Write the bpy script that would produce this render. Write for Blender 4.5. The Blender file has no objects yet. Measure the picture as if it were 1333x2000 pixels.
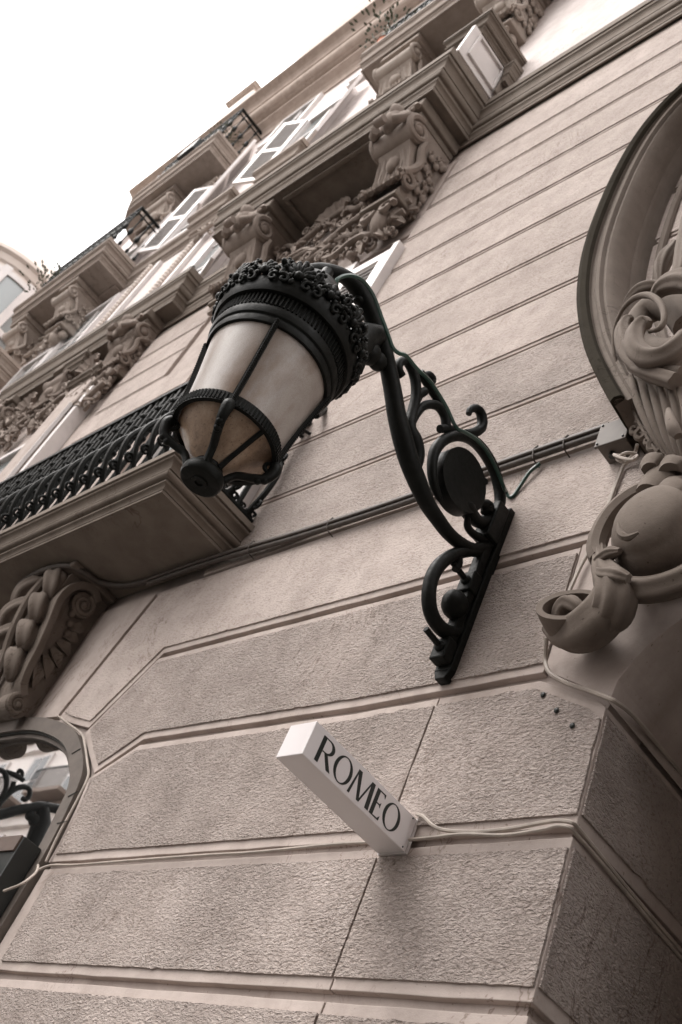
import bpy, math, random
import numpy as np
from mathutils import Vector, Matrix
random.seed(7)
rng = np.random.default_rng(7)
SC = bpy.context.scene
COL = SC.collection
PI = math.pi
# all lengths below are in facade modules (1 module = 2.4 m); V() turns them into metres
S = 2.4
EYE = 1.6
def V(p): return (p[0]*S, p[1]*S, p[2]*S + EYE)

# ------------------------------------------------------------------ camera
YAW, PITCH, ROLL = -1.03521748, 0.693490951, 0.481970586
FOC = 2107.86
cy, sy = math.cos(YAW), math.sin(YAW); cp, sp = math.cos(PITCH), math.sin(PITCH); cr, sr = math.cos(ROLL), math.sin(ROLL)
FW = Vector((sy*cp, cy*cp, sp)); R0 = Vector((cy, -sy, 0)); U0 = R0.cross(FW)
RT = cr*R0 + sr*U0; UP = -sr*R0 + cr*U0
cam_data = bpy.data.cameras.new("camera")
cam = bpy.data.objects.new("camera", cam_data); COL.objects.link(cam); SC.camera = cam
m = Matrix.Identity(4)
for i in range(3):
    m[i][0] = RT[i]; m[i][1] = UP[i]; m[i][2] = -FW[i]
m[2][3] = EYE
cam.matrix_world = m
cam_data.sensor_fit = 'VERTICAL'; cam_data.sensor_height = 36; cam_data.lens = 36*FOC/2000
cam_data.clip_start = 0.05; cam_data.clip_end = 500
cam_data.dof.use_dof = True; cam_data.dof.focus_distance = 3.75; cam_data.dof.aperture_fstop = 4.5

# ------------------------------------------------------------------ world, sun, exposure
W = bpy.data.worlds.new("World"); SC.world = W; W.use_nodes = True
nt = W.node_tree; bg = nt.nodes["Background"]
sky = nt.nodes.new("ShaderNodeTexSky"); sky.sky_type = 'NISHITA'; sky.sun_disc = False
SUN_EL, SUN_AZ = math.radians(50), math.radians(215)   # azimuth clockwise from +Y
sky.sun_elevation = SUN_EL; sky.sun_rotation = SUN_AZ
sky.air_density = 1.0; sky.dust_density = 5.0; sky.ozone_density = 1.0
hs = nt.nodes.new("ShaderNodeHueSaturation"); hs.inputs['Saturation'].default_value = 0.10
hs.inputs['Value'].default_value = 1.0
mx = nt.nodes.new("ShaderNodeMix"); mx.data_type = 'RGBA'
mx.inputs[0].default_value = 0.80
mx.inputs[7].default_value = (9.6, 9.3, 9.2, 1)          # even white cloud layer over the whole sky
nt.links.new(sky.outputs[0], hs.inputs['Color']); nt.links.new(hs.outputs[0], mx.inputs[6])
nt.links.new(mx.outputs[2], bg.inputs[0]); bg.inputs[1].default_value = 0.15
sun_data = bpy.data.lights.new("sun", 'SUN'); sun_data.energy = 1.1; sun_data.angle = math.radians(40); sun_data.color = (1, .95, .9)
sun = bpy.data.objects.new("sun", sun_data); COL.objects.link(sun)
sd = Vector((math.sin(SUN_AZ)*math.cos(SUN_EL), math.cos(SUN_AZ)*math.cos(SUN_EL), math.sin(SUN_EL)))
sun.rotation_euler = (-sd).to_track_quat('-Z', 'Y').to_euler(); sun.location = (0, -10, 30)
SC.view_settings.view_transform = 'Standard'; SC.view_settings.look = 'None'
SC.view_settings.gamma = 1; SC.view_settings.use_curve_mapping = False
SC.view_settings.exposure = 1.43

# ------------------------------------------------------------------ measuring helpers (survey points -> 3D)
def ray(px, py): return FW*FOC + RT*(px-666.5) - UP*(py-1000)
def onY(px, py, Y=1.0): d = ray(px, py); return d*(Y/d.y)
def onX(px, py, X): d = ray(px, py); return d*(X/d.x)
def onZ(px, py, Z): d = ray(px, py); return d*(Z/d.z)

# ------------------------------------------------------------------ materials
def mat(name, build):
    m = bpy.data.materials.new(name); m.use_nodes = True
    n = m.node_tree; b = n.nodes["Principled BSDF"]; build(n, b); return m
def coords(n, scale=1.0, kind='Object'):
    tc = n.nodes.new("ShaderNodeNewGeometry"); mp = n.nodes.new("ShaderNodeMapping")
    n.links.new(tc.outputs['Position'], mp.inputs[0])
    mp.inputs['Scale'].default_value = (scale,)*3 if not isinstance(scale, tuple) else scale
    return mp.outputs[0]
def noise(n, co, scale, detail=4, rough=.55, dist=0):
    t = n.nodes.new("ShaderNodeTexNoise"); n.links.new(co, t.inputs['Vector'])
    t.inputs['Scale'].default_value = scale; t.inputs['Detail'].default_value = detail
    t.inputs['Roughness'].default_value = rough; t.inputs['Distortion'].default_value = dist
    return t.outputs[0]
def ramp(n, fac, stops):
    r = n.nodes.new("ShaderNodeValToRGB"); n.links.new(fac, r.inputs[0])
    e = r.color_ramp.elements
    while len(e) < len(stops): e.new(.5)
    for k, (p, c) in zip(e, stops):
        k.position = p; k.color = (*c, 1) if len(c) == 3 else c
    return r.outputs[0]
def mixc(n, a, b, fac=.5, mode='MIX'):
    x = n.nodes.new("ShaderNodeMix"); x.data_type = 'RGBA'; x.blend_type = mode
    for s, v in ((x.inputs[6], a), (x.inputs[7], b)):
        if isinstance(v, tuple): s.default_value = (*v, 1)
        else: n.links.new(v, s)
    if isinstance(fac, float): x.inputs[0].default_value = fac
    else: n.links.new(fac, x.inputs[0])
    return x.outputs[2]
def bump(n, b, h, strength=.5, dist=.01, prev=None):
    k = n.nodes.new("ShaderNodeBump"); n.links.new(h, k.inputs['Height'])
    k.inputs['Strength'].default_value = strength; k.inputs['Distance'].default_value = dist
    if prev is not None: n.links.new(prev, k.inputs['Normal'])
    n.links.new(k.outputs[0], b.inputs['Normal']); return k.outputs[0]
def mathn(n, op, a, b_):
    k = n.nodes.new("ShaderNodeMath"); k.operation = op
    for s, v in ((k.inputs[0], a), (k.inputs[1], b_)):
        if isinstance(v, (int, float)): s.default_value = v
        else: n.links.new(v, s)
    return k.outputs[0]
STONE = (.445, .382, .350)
def plaster(base, rough_relief, stain=.5):
    def f(n, b):
        co = coords(n)
        big = noise(n, co, .9, 5, .6); mid = noise(n, co, 6, 6, .6); streak = noise(n, coords(n, (3, 3, .35)), 1.6, 6, .65)
        c1 = ramp(n, big, [(.3, tuple(x*.95 for x in base)), (.7, tuple(min(1, x*1.04) for x in base))])
        c2 = ramp(n, mid, [(.35, (.86, .85, .84)), (.62, (1.03, 1.03, 1.03))])
        c = mixc(n, c1, c2, 1.0, 'MULTIPLY')
        c3 = ramp(n, streak, [(.30, (.70, .68, .66)), (.50, (1, 1, 1))])
        c = mixc(n, c, c3, stain, 'MULTIPLY')
        oi = n.nodes.new("ShaderNodeObjectInfo")
        c = mixc(n, c, ramp(n, oi.outputs['Random'], [(0, (.93, .925, .92)), (1, (1.05, 1.05, 1.05))]), 1.0, 'MULTIPLY')
        ck = noise(n, coords(n, (1, 1, .7)), 1.7, 5, .7, .8); ck = mathn(n, 'ABSOLUTE', mathn(n, 'SUBTRACT', ck, .5), 0)
        ckm = ramp(n, noise(n, co, .8, 2, .5), [(.52, (0, 0, 0)), (.60, (1, 1, 1))])
        c = mixc(n, c, ramp(n, ck, [(.0, (.45, .40, .36)), (.006, (1, 1, 1))]), mathn(n, 'MULTIPLY', ckm, .8), 'MULTIPLY')
        smear = ramp(n, noise(n, coords(n, (1, 1, .5)), 9, 6, .7), [(.60, (1, 1, 1)), (.72, (.66, .62, .57))])
        c = mixc(n, c, smear, mathn(n, 'MULTIPLY', ramp(n, noise(n, co, 1.3, 3, .5), [(.5, (0, 0, 0)), (.62, (1, 1, 1))]), .8), 'MULTIPLY')
        # small dark specks and pits
        sp_ = noise(n, co, 55, 2, .5); c4 = ramp(n, sp_, [(.24, (.42, .38, .34)), (.31, (1, 1, 1))])
        c = mixc(n, c, c4, .75, 'MULTIPLY')
        b.inputs['Roughness'].default_value = .9; b.inputs['Specular IOR Level'].default_value = .25
        if rough_relief:
            w = noise(n, coords(n, (1, 1, 2.0)), 52, 3, .6, .5)
            mask = ramp(n, noise(n, co, 2.2, 4, .6), [(.38, (.6, .6, .6)), (.60, (1, 1, 1))])
            h = mathn(n, 'MULTIPLY', w, mask)
            bump(n, b, h, 1.0, .036*rough_relief)
            g = ramp(n, w, [(.36, (.50, .46, .42)), (.47, (1, 1, 1))])
            dirt = noise(n, co, 3.1, 5, .65)
            dm = ramp(n, dirt, [(.40, (0, 0, 0)), (.66, (1, 1, 1))])
            c = mixc(n, c, g, mathn(n, 'ADD', mathn(n, 'MULTIPLY', dm, .40), .28), 'MULTIPLY')
        else:
            h = noise(n, co, 26, 6, .65)
            bump(n, b, h, .35, .008)
        n.links.new(c, b.inputs['Base Color'])
    return f
M = {}
M['stone'] = mat("painted_stone", plaster(STONE, 0, .45))
M['stucco'] = mat("roughcast_stucco", plaster(tuple(x*.98 for x in STONE), 1.0, .10))
M['stucco_fine'] = mat("fine_stucco", plaster(tuple(x*1.02 for x in STONE), .35, .15))
M['carved'] = mat("carved_stone", plaster((.25, .208, .180), 0, .3))
M['cart'] = mat("cartouche_stone", plaster((.158, .130, .110), 0, .8))
M['rim'] = mat("shaded_rim", plaster((.034, .029, .022), 0, .4))  # shade on the hood's outer lip, painted in as a near-black colour
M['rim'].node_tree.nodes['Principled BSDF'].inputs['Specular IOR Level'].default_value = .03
M['trim_glare'] = mat("glare_pale_moulding", plaster((.33, .28, .245), 0, .25))  # paler trim for the high floors: bright sky glare put into the colour
M['carved_glare'] = mat("glare_pale_carving", plaster((.40, .345, .305), 0, .25))  # carved stone paled the same way, upper glare mixed into its colour
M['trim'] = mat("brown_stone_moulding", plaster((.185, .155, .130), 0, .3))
M['trim_sunlit'] = mat("sunlit_stone_moulding", plaster((.46, .38, .33), 0, .2))  # lit copy of the trim: sunlight on the roof mouldings painted in
M['white_wall'] = mat("pale_wall", plaster((.66, .60, .58), 0, .15))
def iron(n, b):
    co = coords(n)
    c = ramp(n, noise(n, co, 14, 6, .7), [(.35, (.0045, .0052, .0045)), (.62, (.009, .0098, .0085)), (.72, (.016, .015, .013)), (.80, (.050, .036, .025))])
    n.links.new(c, b.inputs['Base Color'])
    r = ramp(n, noise(n, co, 30, 4, .6), [(.3, (.38,)*3), (.7, (.62,)*3)]); n.links.new(r, b.inputs['Roughness'])
    b.inputs['Specular IOR Level'].default_value = .14
    bump(n, b, noise(n, co, 60, 5, .7), .5, .003)
M['iron'] = mat("black_painted_iron", iron)
def rail_iron(n, b):
    iron(n, b)
M['rail'] = mat("rail_iron", rail_iron)
def glass_frost(n, b):
    co = coords(n)
    t = noise(n, co, 3.4, 6, .62, .6); c = ramp(n, t, [(.34, (.22, .19, .165)), (.5, (.31, .27, .243)), (.66, (.39, .352, .325))])
    f = noise(n, co, 420, 2, .7); c5 = ramp(n, f, [(.35, (.8, .78, .76)), (.65, (1.1, 1.1, 1.1))])
    c = mixc(n, c, c5, 1.0, 'MULTIPLY')
    st = ramp(n, noise(n, coords(n, (1, 1, .35)), 7, 5, .6), [(.50, (1, 1, 1)), (.72, (.58, .45, .35))]); c = mixc(n, c, st, .9, 'MULTIPLY')
    n.links.new(c, b.inputs['Base Color']); b.inputs['Roughness'].default_value = .38
    b.inputs['Specular IOR Level'].default_value = .5
    b.inputs['Transmission Weight'].default_value = 0.0
    b.inputs['Subsurface Weight'].default_value = .15; b.inputs['Subsurface Radius'].default_value = (.05, .05, .05)
    bump(n, b, noise(n, co, 500, 2, .6), .25, .001)
M['frost'] = mat("frosted_glass", glass_frost)
def glass_dirty(n, b):
    co = coords(n)
    t = noise(n, coords(n, (1, 1, .4)), 5, 7, .65); c = ramp(n, t, [(.36, (.09, .055, .035)), (.5, (.27, .185, .125)), (.64, (.46, .36, .27))])
    f = noise(n, co, 120, 3, .7); c5 = ramp(n, f, [(.30, (.35, .32, .3)), (.42, (1, 1, 1))])
    c = mixc(n, c, c5, 1.0, 'MULTIPLY')
    n.links.new(c, b.inputs['Base Color']); b.inputs['Roughness'].default_value = .45
M['dirty'] = mat("dusty_brown_glass", glass_dirty)
def plain(col, rough=.5, var=.08, sc=8, bmp=.0, spec=.5, metal=0):
    def f(n, b):
        co = coords(n)
        c = ramp(n, noise(n, co, sc, 5, .6), [(.3, tuple(x*(1-var) for x in col)), (.7, tuple(min(1, x*(1+var)) for x in col))])
        n.links.new(c, b.inputs['Base Color']); b.inputs['Roughness'].default_value = rough
        b.inputs['Specular IOR Level'].default_value = spec; b.inputs['Metallic'].default_value = metal
        if bmp: bump(n, b, noise(n, co, 60, 4, .6), bmp, .003)
    return f
M['white_wood'] = mat("white_painted_wood", plain((.62, .58, .565), .5, .08, 5))
M['louvre'] = mat("grey_louvre", plain((.30, .28, .27), .6, .1, 5))
M['acrylic'] = mat("white_acrylic", plain((.74, .70, .70), .22, .03, 3))
M['ink'] = mat("black_lettering", plain((.012, .016, .014), .4, .1))
M['cable'] = mat("cream_cable", plain((.36, .31, .27), .6, .2, 12))
M['conduit'] = mat("painted_conduit", plain((.060, .047, .039), .6, .3, 9, .3))
M['green_cable'] = mat("green_cable", plain((.03, .07, .055), .35, .3, 9))
M['box'] = mat("junction_box_grey", plain((.125, .105, .09), .65, .2, 6))
M['brown_box'] = mat("brown_box_paint", plain((.09, .062, .05), .6, .2, 8))
M['black_box'] = mat("black_plastic", plain((.010, .012, .011), .45, .2, 8))
M['frame_bronze'] = mat("window_ring_stone", plain((.105, .086, .073), .7, .2, 9, .3))
M['asphalt'] = mat("asphalt", plain((.05, .048, .045), .9, .25, 3, .4))
M['paving'] = mat("paving", plain((.10, .09, .08), .85, .15, 3, .3))
M['opp'] = mat("opposite_plaster", plain((.78, .73, .70), .85, .12, 1))
M['dark_pane'] = mat("dark_window_glass", plain((.03, .032, .034), .15, .1, 2))
M['door'] = mat("dark_door_wood", plain((.03, .022, .016), .5, .3, 6))
M['opp_dark'] = mat("opposite_trim", plain((.24, .19, .16), .85, .12, 1))
M['far'] = mat("far_plaster", plain((.62, .55, .50), .85, .06, 1))
M['leaf'] = mat("plant_leaf", plain((.05, .055, .025), .6, .4, 30))
M['terracotta'] = mat("terracotta", plain((.45, .13, .05), .7, .1, 8))
M['pipe_tan'] = mat("tan_metal", plain((.42, .30, .2), .5, .1, 8))
def win_glass(n, b):
    b.inputs['Base Color'].default_value = (.02, .02, .02, 1); b.inputs['Roughness'].default_value = .015
    b.inputs['Specular IOR Level'].default_value = .5; b.inputs['IOR'].default_value = 9.0
    b.inputs['Coat Weight'].default_value = 1.0; b.inputs['Coat IOR'].default_value = 1.9; b.inputs['Coat Roughness'].default_value = .01
    w = noise(n, coords(n, (1.5, 1.5, 1)), 1.2, 2, .5)
    bump(n, b, w, .02, .03)
M['mirror'] = mat("reflective_window_glass", win_glass)
def pane_glass(n, b):
    b.inputs['Base Color'].default_value = (.20, .22, .22, 1); b.inputs['Roughness'].default_value = .05
    b.inputs['IOR'].default_value = 1.8
M['pane'] = mat("pane_glass", pane_glass)

# ------------------------------------------------------------------ mesh helpers
class MB:
    """collects geometry for ONE mesh object"""
    def __init__(s): s.v = []; s.f = []
    def add(s, verts, faces):
        o = len(s.v); s.v += [tuple(p) for p in verts]; s.f += [tuple(i+o for i in f) for f in faces]; return s
    def box(s, x0, x1, y0, y1, z0, z1):
        v = [(x0,y0,z0),(x1,y0,z0),(x1,y1,z0),(x0,y1,z0),(x0,y0,z1),(x1,y0,z1),(x1,y1,z1),(x0,y1,z1)]
        return s.add(v, [(0,3,2,1),(4,5,6,7),(0,1,5,4),(1,2,6,5),(2,3,7,6),(3,0,4,7)])
    def prism(s, poly, y0, y1):
        """polygon in X,Z extruded along Y"""
        n = len(poly)
        v = [(x, y0, z) for x, z in poly] + [(x, y1, z) for x, z in poly]
        f = [tuple(range(n)), tuple(range(2*n-1, n-1, -1))] + [(i, n+i, n+(i+1) % n, (i+1) % n) for i in range(n)]
        return s.add(v, f)
    def prism_x(s, poly, x0, x1):
        """polygon in Y,Z extruded along X"""
        n = len(poly)
        v = [(x0, y, z) for y, z in poly] + [(x1, y, z) for y, z in poly]
        f = [tuple(range(n)), tuple(range(2*n-1, n-1, -1))] + [(i, n+i, n+(i+1) % n, (i+1) % n) for i in range(n)]
        return s.add(v, f)
    def tube(s, pts, r, seg=8, flat=1.0, caps=True):
        """round bar along pts; r is a number or one radius per point"""
        pts = [Vector(p) for p in pts]; n = len(pts)
        rr = [r]*n if isinstance(r, (int, float)) else list(r)
        tan = []
        for i in range(n):
            a = pts[max(i-1, 0)]; b = pts[min(i+1, n-1)]; t = (b-a)
            tan.append(t.normalized() if t.length > 1e-9 else Vector((0, 0, 1)))
        up = Vector((1, 0, 0)) if abs(tan[0].x) < .9 else Vector((0, 1, 0))
        v = []
        nx = up
        for i in range(n):
            nx = (nx - tan[i]*nx.dot(tan[i])).normalized(); bn = tan[i].cross(nx)
            for k in range(seg):
                a = 2*PI*k/seg
                v.append(pts[i] + nx*(rr[i]*flat*math.cos(a)) + bn*(rr[i]*math.sin(a)))
        f = [(i*seg+k, i*seg+(k+1) % seg, (i+1)*seg+(k+1) % seg, (i+1)*seg+k) for i in range(n-1) for k in range(seg)]
        if caps:
            f += [tuple(range(seg-1, -1, -1)), tuple((n-1)*seg+k for k in range(seg))]
        return s.add(v, f)
    def fluted(s, pts, rr, seg=30, n=6, amp=.10):
        o = len(s.v); s.tube(pts, rr, seg); P = [Vector(p) for p in pts]
        for i in range(len(P)):
            for k in range(seg):
                c_ = math.cos(2*PI*k/seg*n); q = Vector(s.v[o+i*seg+k]); f = 1+amp*(abs(c_)**.6*(1 if c_ > 0 else -1))
                s.v[o+i*seg+k] = tuple(P[i]+(q-P[i])*f)
        return s
    def ball(s, c, r, nu=10, nv=7):
        c = Vector(c); r = (r, r, r) if isinstance(r, (int, float)) else r
        v = [c + Vector((0, 0, r[2]))]
        for j in range(1, nv):
            a = PI*j/nv
            for i in range(nu):
                b = 2*PI*i/nu
                v.append(c + Vector((r[0]*math.sin(a)*math.cos(b), r[1]*math.sin(a)*math.sin(b), r[2]*math.cos(a))))
        v.append(c - Vector((0, 0, r[2]))); L = len(v)-1
        f = [(0, 1+i, 1+(i+1) % nu) for i in range(nu)]
        for j in range(nv-2):
            f += [(1+j*nu+i, 1+(j+1)*nu+i, 1+(j+1)*nu+(i+1) % nu, 1+j*nu+(i+1) % nu) for i in range(nu)]
        f += [(L, 1+(nv-2)*nu+(i+1) % nu, 1+(nv-2)*nu+i) for i in range(nu)]
        return s.add(v, f)
    def lathe(s, prof, c, seg=48, a0=0, a1=2*PI, axis_lean=(0, 0)):
        """profile of (radius, z) turned round a vertical axis through c"""
        full = abs(a1-a0-2*PI) < 1e-6; cols = seg if full else seg+1
        v = []
        for r, z in prof:
            for k in range(cols):
                a = a0+(a1-a0)*k/seg
                v.append((c[0]+axis_lean[0]*z+r*math.cos(a), c[1]+axis_lean[1]*z+r*math.sin(a), c[2]+z))
        f = []
        for j in range(len(prof)-1):
            for k in range(seg):
                k2 = (k+1) % cols
                f.append((j*cols+k, j*cols+k2, (j+1)*cols+k2, (j+1)*cols+k))
        return s.add(v, f)
    def leaf(s, path, widths, nrm, cup=.35, thick=.004, nu=7, lobes=0):
        """a carved leaf: a cupped blade along path, widths per point, facing nrm"""
        path = [Vector(p) for p in path]; n = len(path); nrm = Vector(nrm).normalized()
        top = []; bot = []
        for i in range(n):
            t = (path[min(i+1, n-1)] - path[max(i-1, 0)]).normalized()
            side = t.cross(nrm).normalized(); nn = side.cross(t).normalized()
            w = widths[i]
            if lobes: w *= 1 + .22*math.sin(i/(n-1)*PI*2*lobes)
            for k in range(nu):
                q = -1+2*k/(nu-1)
                h = cup*w*(q*q) + (0.10*w*math.cos(q*PI*3) if lobes else 0)
                p = path[i] + side*(q*w) + nn*h
                top.append(p); bot.append(p - nn*thick)
        f = []
        for i in range(n-1):
            for k in range(nu-1):
                a = i*nu+k
                f.append((a, a+1, a+nu+1, a+nu)); o = n*nu
                f.append((o+a, o+a+nu, o+a+nu+1, o+a+1))
        o = n*nu
        for i in range(n-1):
            f.append((i*nu, (i+1)*nu, o+(i+1)*nu, o+i*nu)); e = i*nu+nu-1
            f.append((e, o+e, o+e+nu, e+nu))
        f.append(tuple(list(range(nu)) + [o+k for k in range(nu-1, -1, -1)]))
        f.append(tuple([(n-1)*nu+k for k in range(nu-1, -1, -1)] + [o+(n-1)*nu+k for k in range(nu)]))
        return s.add(top+bot, f)
    def build(s, name, material, parent=None, smooth=False, bevel=0, auto=40):
        me = bpy.data.meshes.new(name)
        me.from_pydata([V(p) for p in s.v], [], s.f); me.update()
        import bmesh
        bm = bmesh.new(); bm.from_mesh(me); bmesh.ops.recalc_face_normals(bm, faces=bm.faces); bm.to_mesh(me); bm.free()
        me.materials.append(material)
        o = bpy.data.objects.new(name, me); COL.objects.link(o)
        if parent is not None: o.parent = parent
        if smooth:
            me.polygons.foreach_set('use_smooth', [True]*len(me.polygons))
            try: me.set_sharp_from_angle(angle=math.radians(auto))
            except Exception: pass
        if bevel:
            b = o.modifiers.new("bevel", 'BEVEL'); b.width = bevel*S; b.segments = 2; b.limit_method = 'ANGLE'; b.angle_limit = math.radians(35)
        return o
def empty(name, loc=(0, 0, 0)):
    o = bpy.data.objects.new(name, None); COL.objects.link(o); return o
def tag(o, label=None, cat=None, group=None, kind=None):
    if label: o['label'] = label
    if cat: o['category'] = cat
    if group: o['group'] = group
    if kind: o['kind'] = kind
    return o
def spiral(c, r0, turns, e1, e2, start=0.0, n=36, shrink=.16, sgn=1):
    """inward spiral points round c in the plane e1,e2"""
    c = Vector(c); e1 = Vector(e1); e2 = Vector(e2); out = []
    for i in range(n+1):
        t = i/n; a = start + sgn*t*turns*2*PI; r = r0*(1-t)+r0*shrink*t
        out.append(c + e1*(r*math.cos(a)) + e2*(r*math.sin(a)))
    return out
def smoothpath(pts, k=5):
    """Catmull-Rom through pts (works for tuples of any length)"""
    P = [np.array(p, float) for p in pts]; P = [2*P[0]-P[1]] + P + [2*P[-1]-P[-2]]; out = []
    for i in range(1, len(P)-2):
        for j in range(k):
            t = j/k
            out.append(.5*((2*P[i]) + (-P[i-1]+P[i+1])*t + (2*P[i-1]-5*P[i]+4*P[i+1]-P[i+2])*t*t + (-P[i-1]+3*P[i]-3*P[i+1]+P[i+2])*t**3))
    out.append(P[-2]); return out

# ------------------------------------------------------------------ setting: street, pavement
GZ = -EYE/S
MB().box(-60, 60, -60, 60, GZ-.05, GZ).build('street', M['asphalt']); tag(bpy.data.objects['street'], 'dark asphalt street below the facade', None, None, 'structure')
o = MB().box(-40, 20, -.35, 1.02, GZ+.001, GZ+.055).build('pavement', M['paving'], bevel=.004); tag(o, 'paved pavement along the facade', kind='structure')

# ================================================================== MAIN BUILDING
B = empty('apartment_building')
tag(B, 'beige stucco apartment building with stone courses, balconies and carved corbels', 'building')

MB().box(-.86, .80, 1.62, 1.66, -.66, 1.25).build('portal_door', M['door'], B)
MB().box(-.90, -.812, 1.101, 1.615, -.66, .93).build('jamb_core', M['stone'], B)
# ---- window arch outline (ground floor window) and portal arch outline on the wall plane
WX = -2.72                                   # window axis
WARCH = [(-2.078,-.66),(-2.078,.52),(-2.080,.72),(-2.100,.844),(-2.127,.926),(-2.190,.996),(-2.296,1.072),(-2.448,1.128),(-2.58,1.155),(-2.72,1.165)]
def mirror(pts): return [(2*WX-x, z) for x, z in reversed(pts)]
PX, PHW, PSP, PRISE = -.05, .75, .905, .30    # portal: axis, half width, springing height, rise
def portal_curve(a0, a1, n=14):
    return [(PX-PHW*math.cos(a0+(a1-a0)*i/n), PSP+PRISE*math.sin(a0+(a1-a0)*i/n)) for i in range(n+1)]
wall = MB()
BY0, BY1 = 1.0125, 1.10
wall.prism([(-7.45,1.165),(-6,1.165),(WX,1.165),(PX,1.21),(.9,1.21),(1.6,1.21),(1.6,7.7),(-7.45,7.7)], BY0, BY1)
wall.prism(list(reversed(WARCH)) + [(-.812,-.66),(-.812,.90)] + [(x, z) for x, z in portal_curve(.12, PI/2)][0:] , BY0, BY1)
wall.prism(mirror(WARCH)[::-1] + [(-7.45,-.66),(-7.45,1.165)], BY0, BY1)
wall.prism([(PX,1.205)] + [(2*PX-x, z) for x, z in reversed(portal_curve(.12, PI/2))] + [(.712,-.66),(1.6,-.66),(1.6,1.21)], BY0, BY1)
wall_o = wall.build('wall', M['stone'], B)
# dark interior behind the openings and side return of the house
MB().box(-7.45, 1.6, 1.76, 1.8, -.66, 7.7).build('rear_wall', M['stone'], B)
MB().box(-7.45, 1.6, .99, 1.75, 7.90, 8.00).build('roof_slab', M['stone'], B)
MB().box(-7.45, 1.6, 1.101, 1.75, 1.30, 1.36).build('floor_slab', M['stone'], B)
MB().box(-7.52, -7.451, .96, 6, -.66, 7.7).build('side_wall', M['white_wall'], B)
MB().box(1.601, 1.67, .98, 6, -.66, 7.7).build('side_wall', M['stone'], B)

def inset(poly, d, vert=.0012):
    """inset of a polygon; upright butt joints keep their fields almost touching"""
    n = len(poly); out = []
    area = sum(poly[i][0]*poly[(i+1) % n][1]-poly[(i+1) % n][0]*poly[i][1] for i in range(n))
    sg = 1 if area > 0 else -1
    def line(i):
        p, q = Vector(poly[i]), Vector(poly[(i+1) % n]); t = (q-p).normalized(); nn = Vector((-t.y, t.x))*sg
        up = abs(t.x) < .05 and (q-p).length > .1
        return p + nn*(vert if up else d), t
    for i in range(n):
        (a, u), (b, w) = line(i-1), line(i); cr_ = u.x*w.y-u.y*w.x
        if abs(cr_) < .02: out.append(tuple(b)); continue
        k = ((b-a).x*w.y-(b-a).y*w.x)/cr_; out.append(tuple(a+u*k))
    return out
def inset_old(poly, d):
    n = len(poly); out = []
    area = sum(poly[i][0]*poly[(i+1) % n][1]-poly[(i+1) % n][0]*poly[i][1] for i in range(n))
    sg = 1 if area > 0 else -1
    for i in range(n):
        p0 = Vector(poly[i-1]); p1 = Vector(poly[i]); p2 = Vector(poly[(i+1) % n])
        a = (p1-p0).normalized(); b = (p2-p1).normalized()
        na = Vector((-a.y, a.x))*sg; nb = Vector((-b.y, b.x))*sg
        k = (na+nb); k = k/max(.3, (1+na.dot(nb)))
        out.append(tuple(p1 + k*d))
    return out
def wobble(poly, step=.012, amp=.0006, chip=.0):
    out = []; n = len(poly)
    for i in range(n):
        a = Vector(poly[i]); b = Vector(poly[(i+1) % n]); L = (b-a).length; k = max(1, int(L/step))
        nr = Vector((-(b-a).y, (b-a).x)).normalized() if L > 0 else Vector((0, 0))
        c = 0
        for j in range(k):
            if c and random.random() < .35: c = 0
            if j and random.random() < chip*.45: c = random.uniform(-.0045, .003)
            out.append(tuple(a.lerp(b, j/k) + nr*(random.uniform(-amp, amp) + (c if j else 0))))
    return out
def stone_block(poly, field=True, m='stucco', marg=.017, depth=0.0, proud=.0042, chip=.06, y0=1.0, jamb=0):
    """one course block with its roughcast field standing proud of a smooth margin"""
    ob = MB().prism(wobble(poly, .06, .0009), y0, BY0+.001 if not depth else y0+depth).build('stone_block', M['stone'], B, bevel=.0012)
    if depth:      # the same roughcast returns round the corner onto the jamb
        zs = [z for x, z in poly if x > -.803 and x < -.79]
        if len(zs) >= 2 and max(zs)-min(zs) > .05:
            a, b = min(zs)+.020, max(zs)-.012
            v = [(y, z) for y, z in wobble([(y0+.004, a), (y0+depth-.01, a), (y0+depth-.01, b), (y0+.004, b)], chip=chip)]
            MB().prism_x(v, -.801, -.7965).build('jamb_stucco', M['stucco'], ob)
    if field:
        fp = inset(poly, marg)
        if jamb: fp = [(x+jamb if x < poly[0][0]+.01 else x, z) for x, z in fp]
        f = MB().prism(wobble(fp, chip=chip), y0-proud, y0+.001).build('stucco_field', M[m], ob)
    return ob
G = .008                                     # half of a joint
def rect(x0, x1, z0, z1): return [(x0, z0), (x1, z0), (x1, z1), (x0, z1)]
# lower courses: real joints seen at X=-1.129
zb = [-.62, -.36, -.10, .20, .475, .706, .985, 1.272, 1.556]
for i, (a, b) in enumerate(zip(zb[:4], zb[1:5])):
    a2 = a+G; b2 = b-G
    for (x0, x1) in ((-2.074, -1.1305), (-1.1275, -.80)):
        last = x1 == -.80
        stone_block(rect(x0, x1, a2, b2), depth=.62 if last else 0)
# course between .475 and .706
stone_block(rect(-2.074, -1.1300, .475+G, .706-G), jamb=.045); stone_block(rect(-1.1280, -.80, .475+G, .706-G), depth=.62)
# course .706 - .985: left end follows the window arch and its upper joint kinks down to the arch
stone_block([(-2.077,.706+G),(-1.1300,.706+G),(-1.1300,.985-G),(-1.32,.985-G),(-1.985,1.004-G),(-2.118,.925),(-2.094,.844),(-2.079,.76)])
# right part of that course, its top joint drops to the portal springing
stone_block([(-1.1280,.706+G),(-.80,.706+G),(-.80,.905),(-.8150,.918),(-.930,.985-G),(-1.1280,.985-G)], depth=.62, chip=.12)
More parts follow.
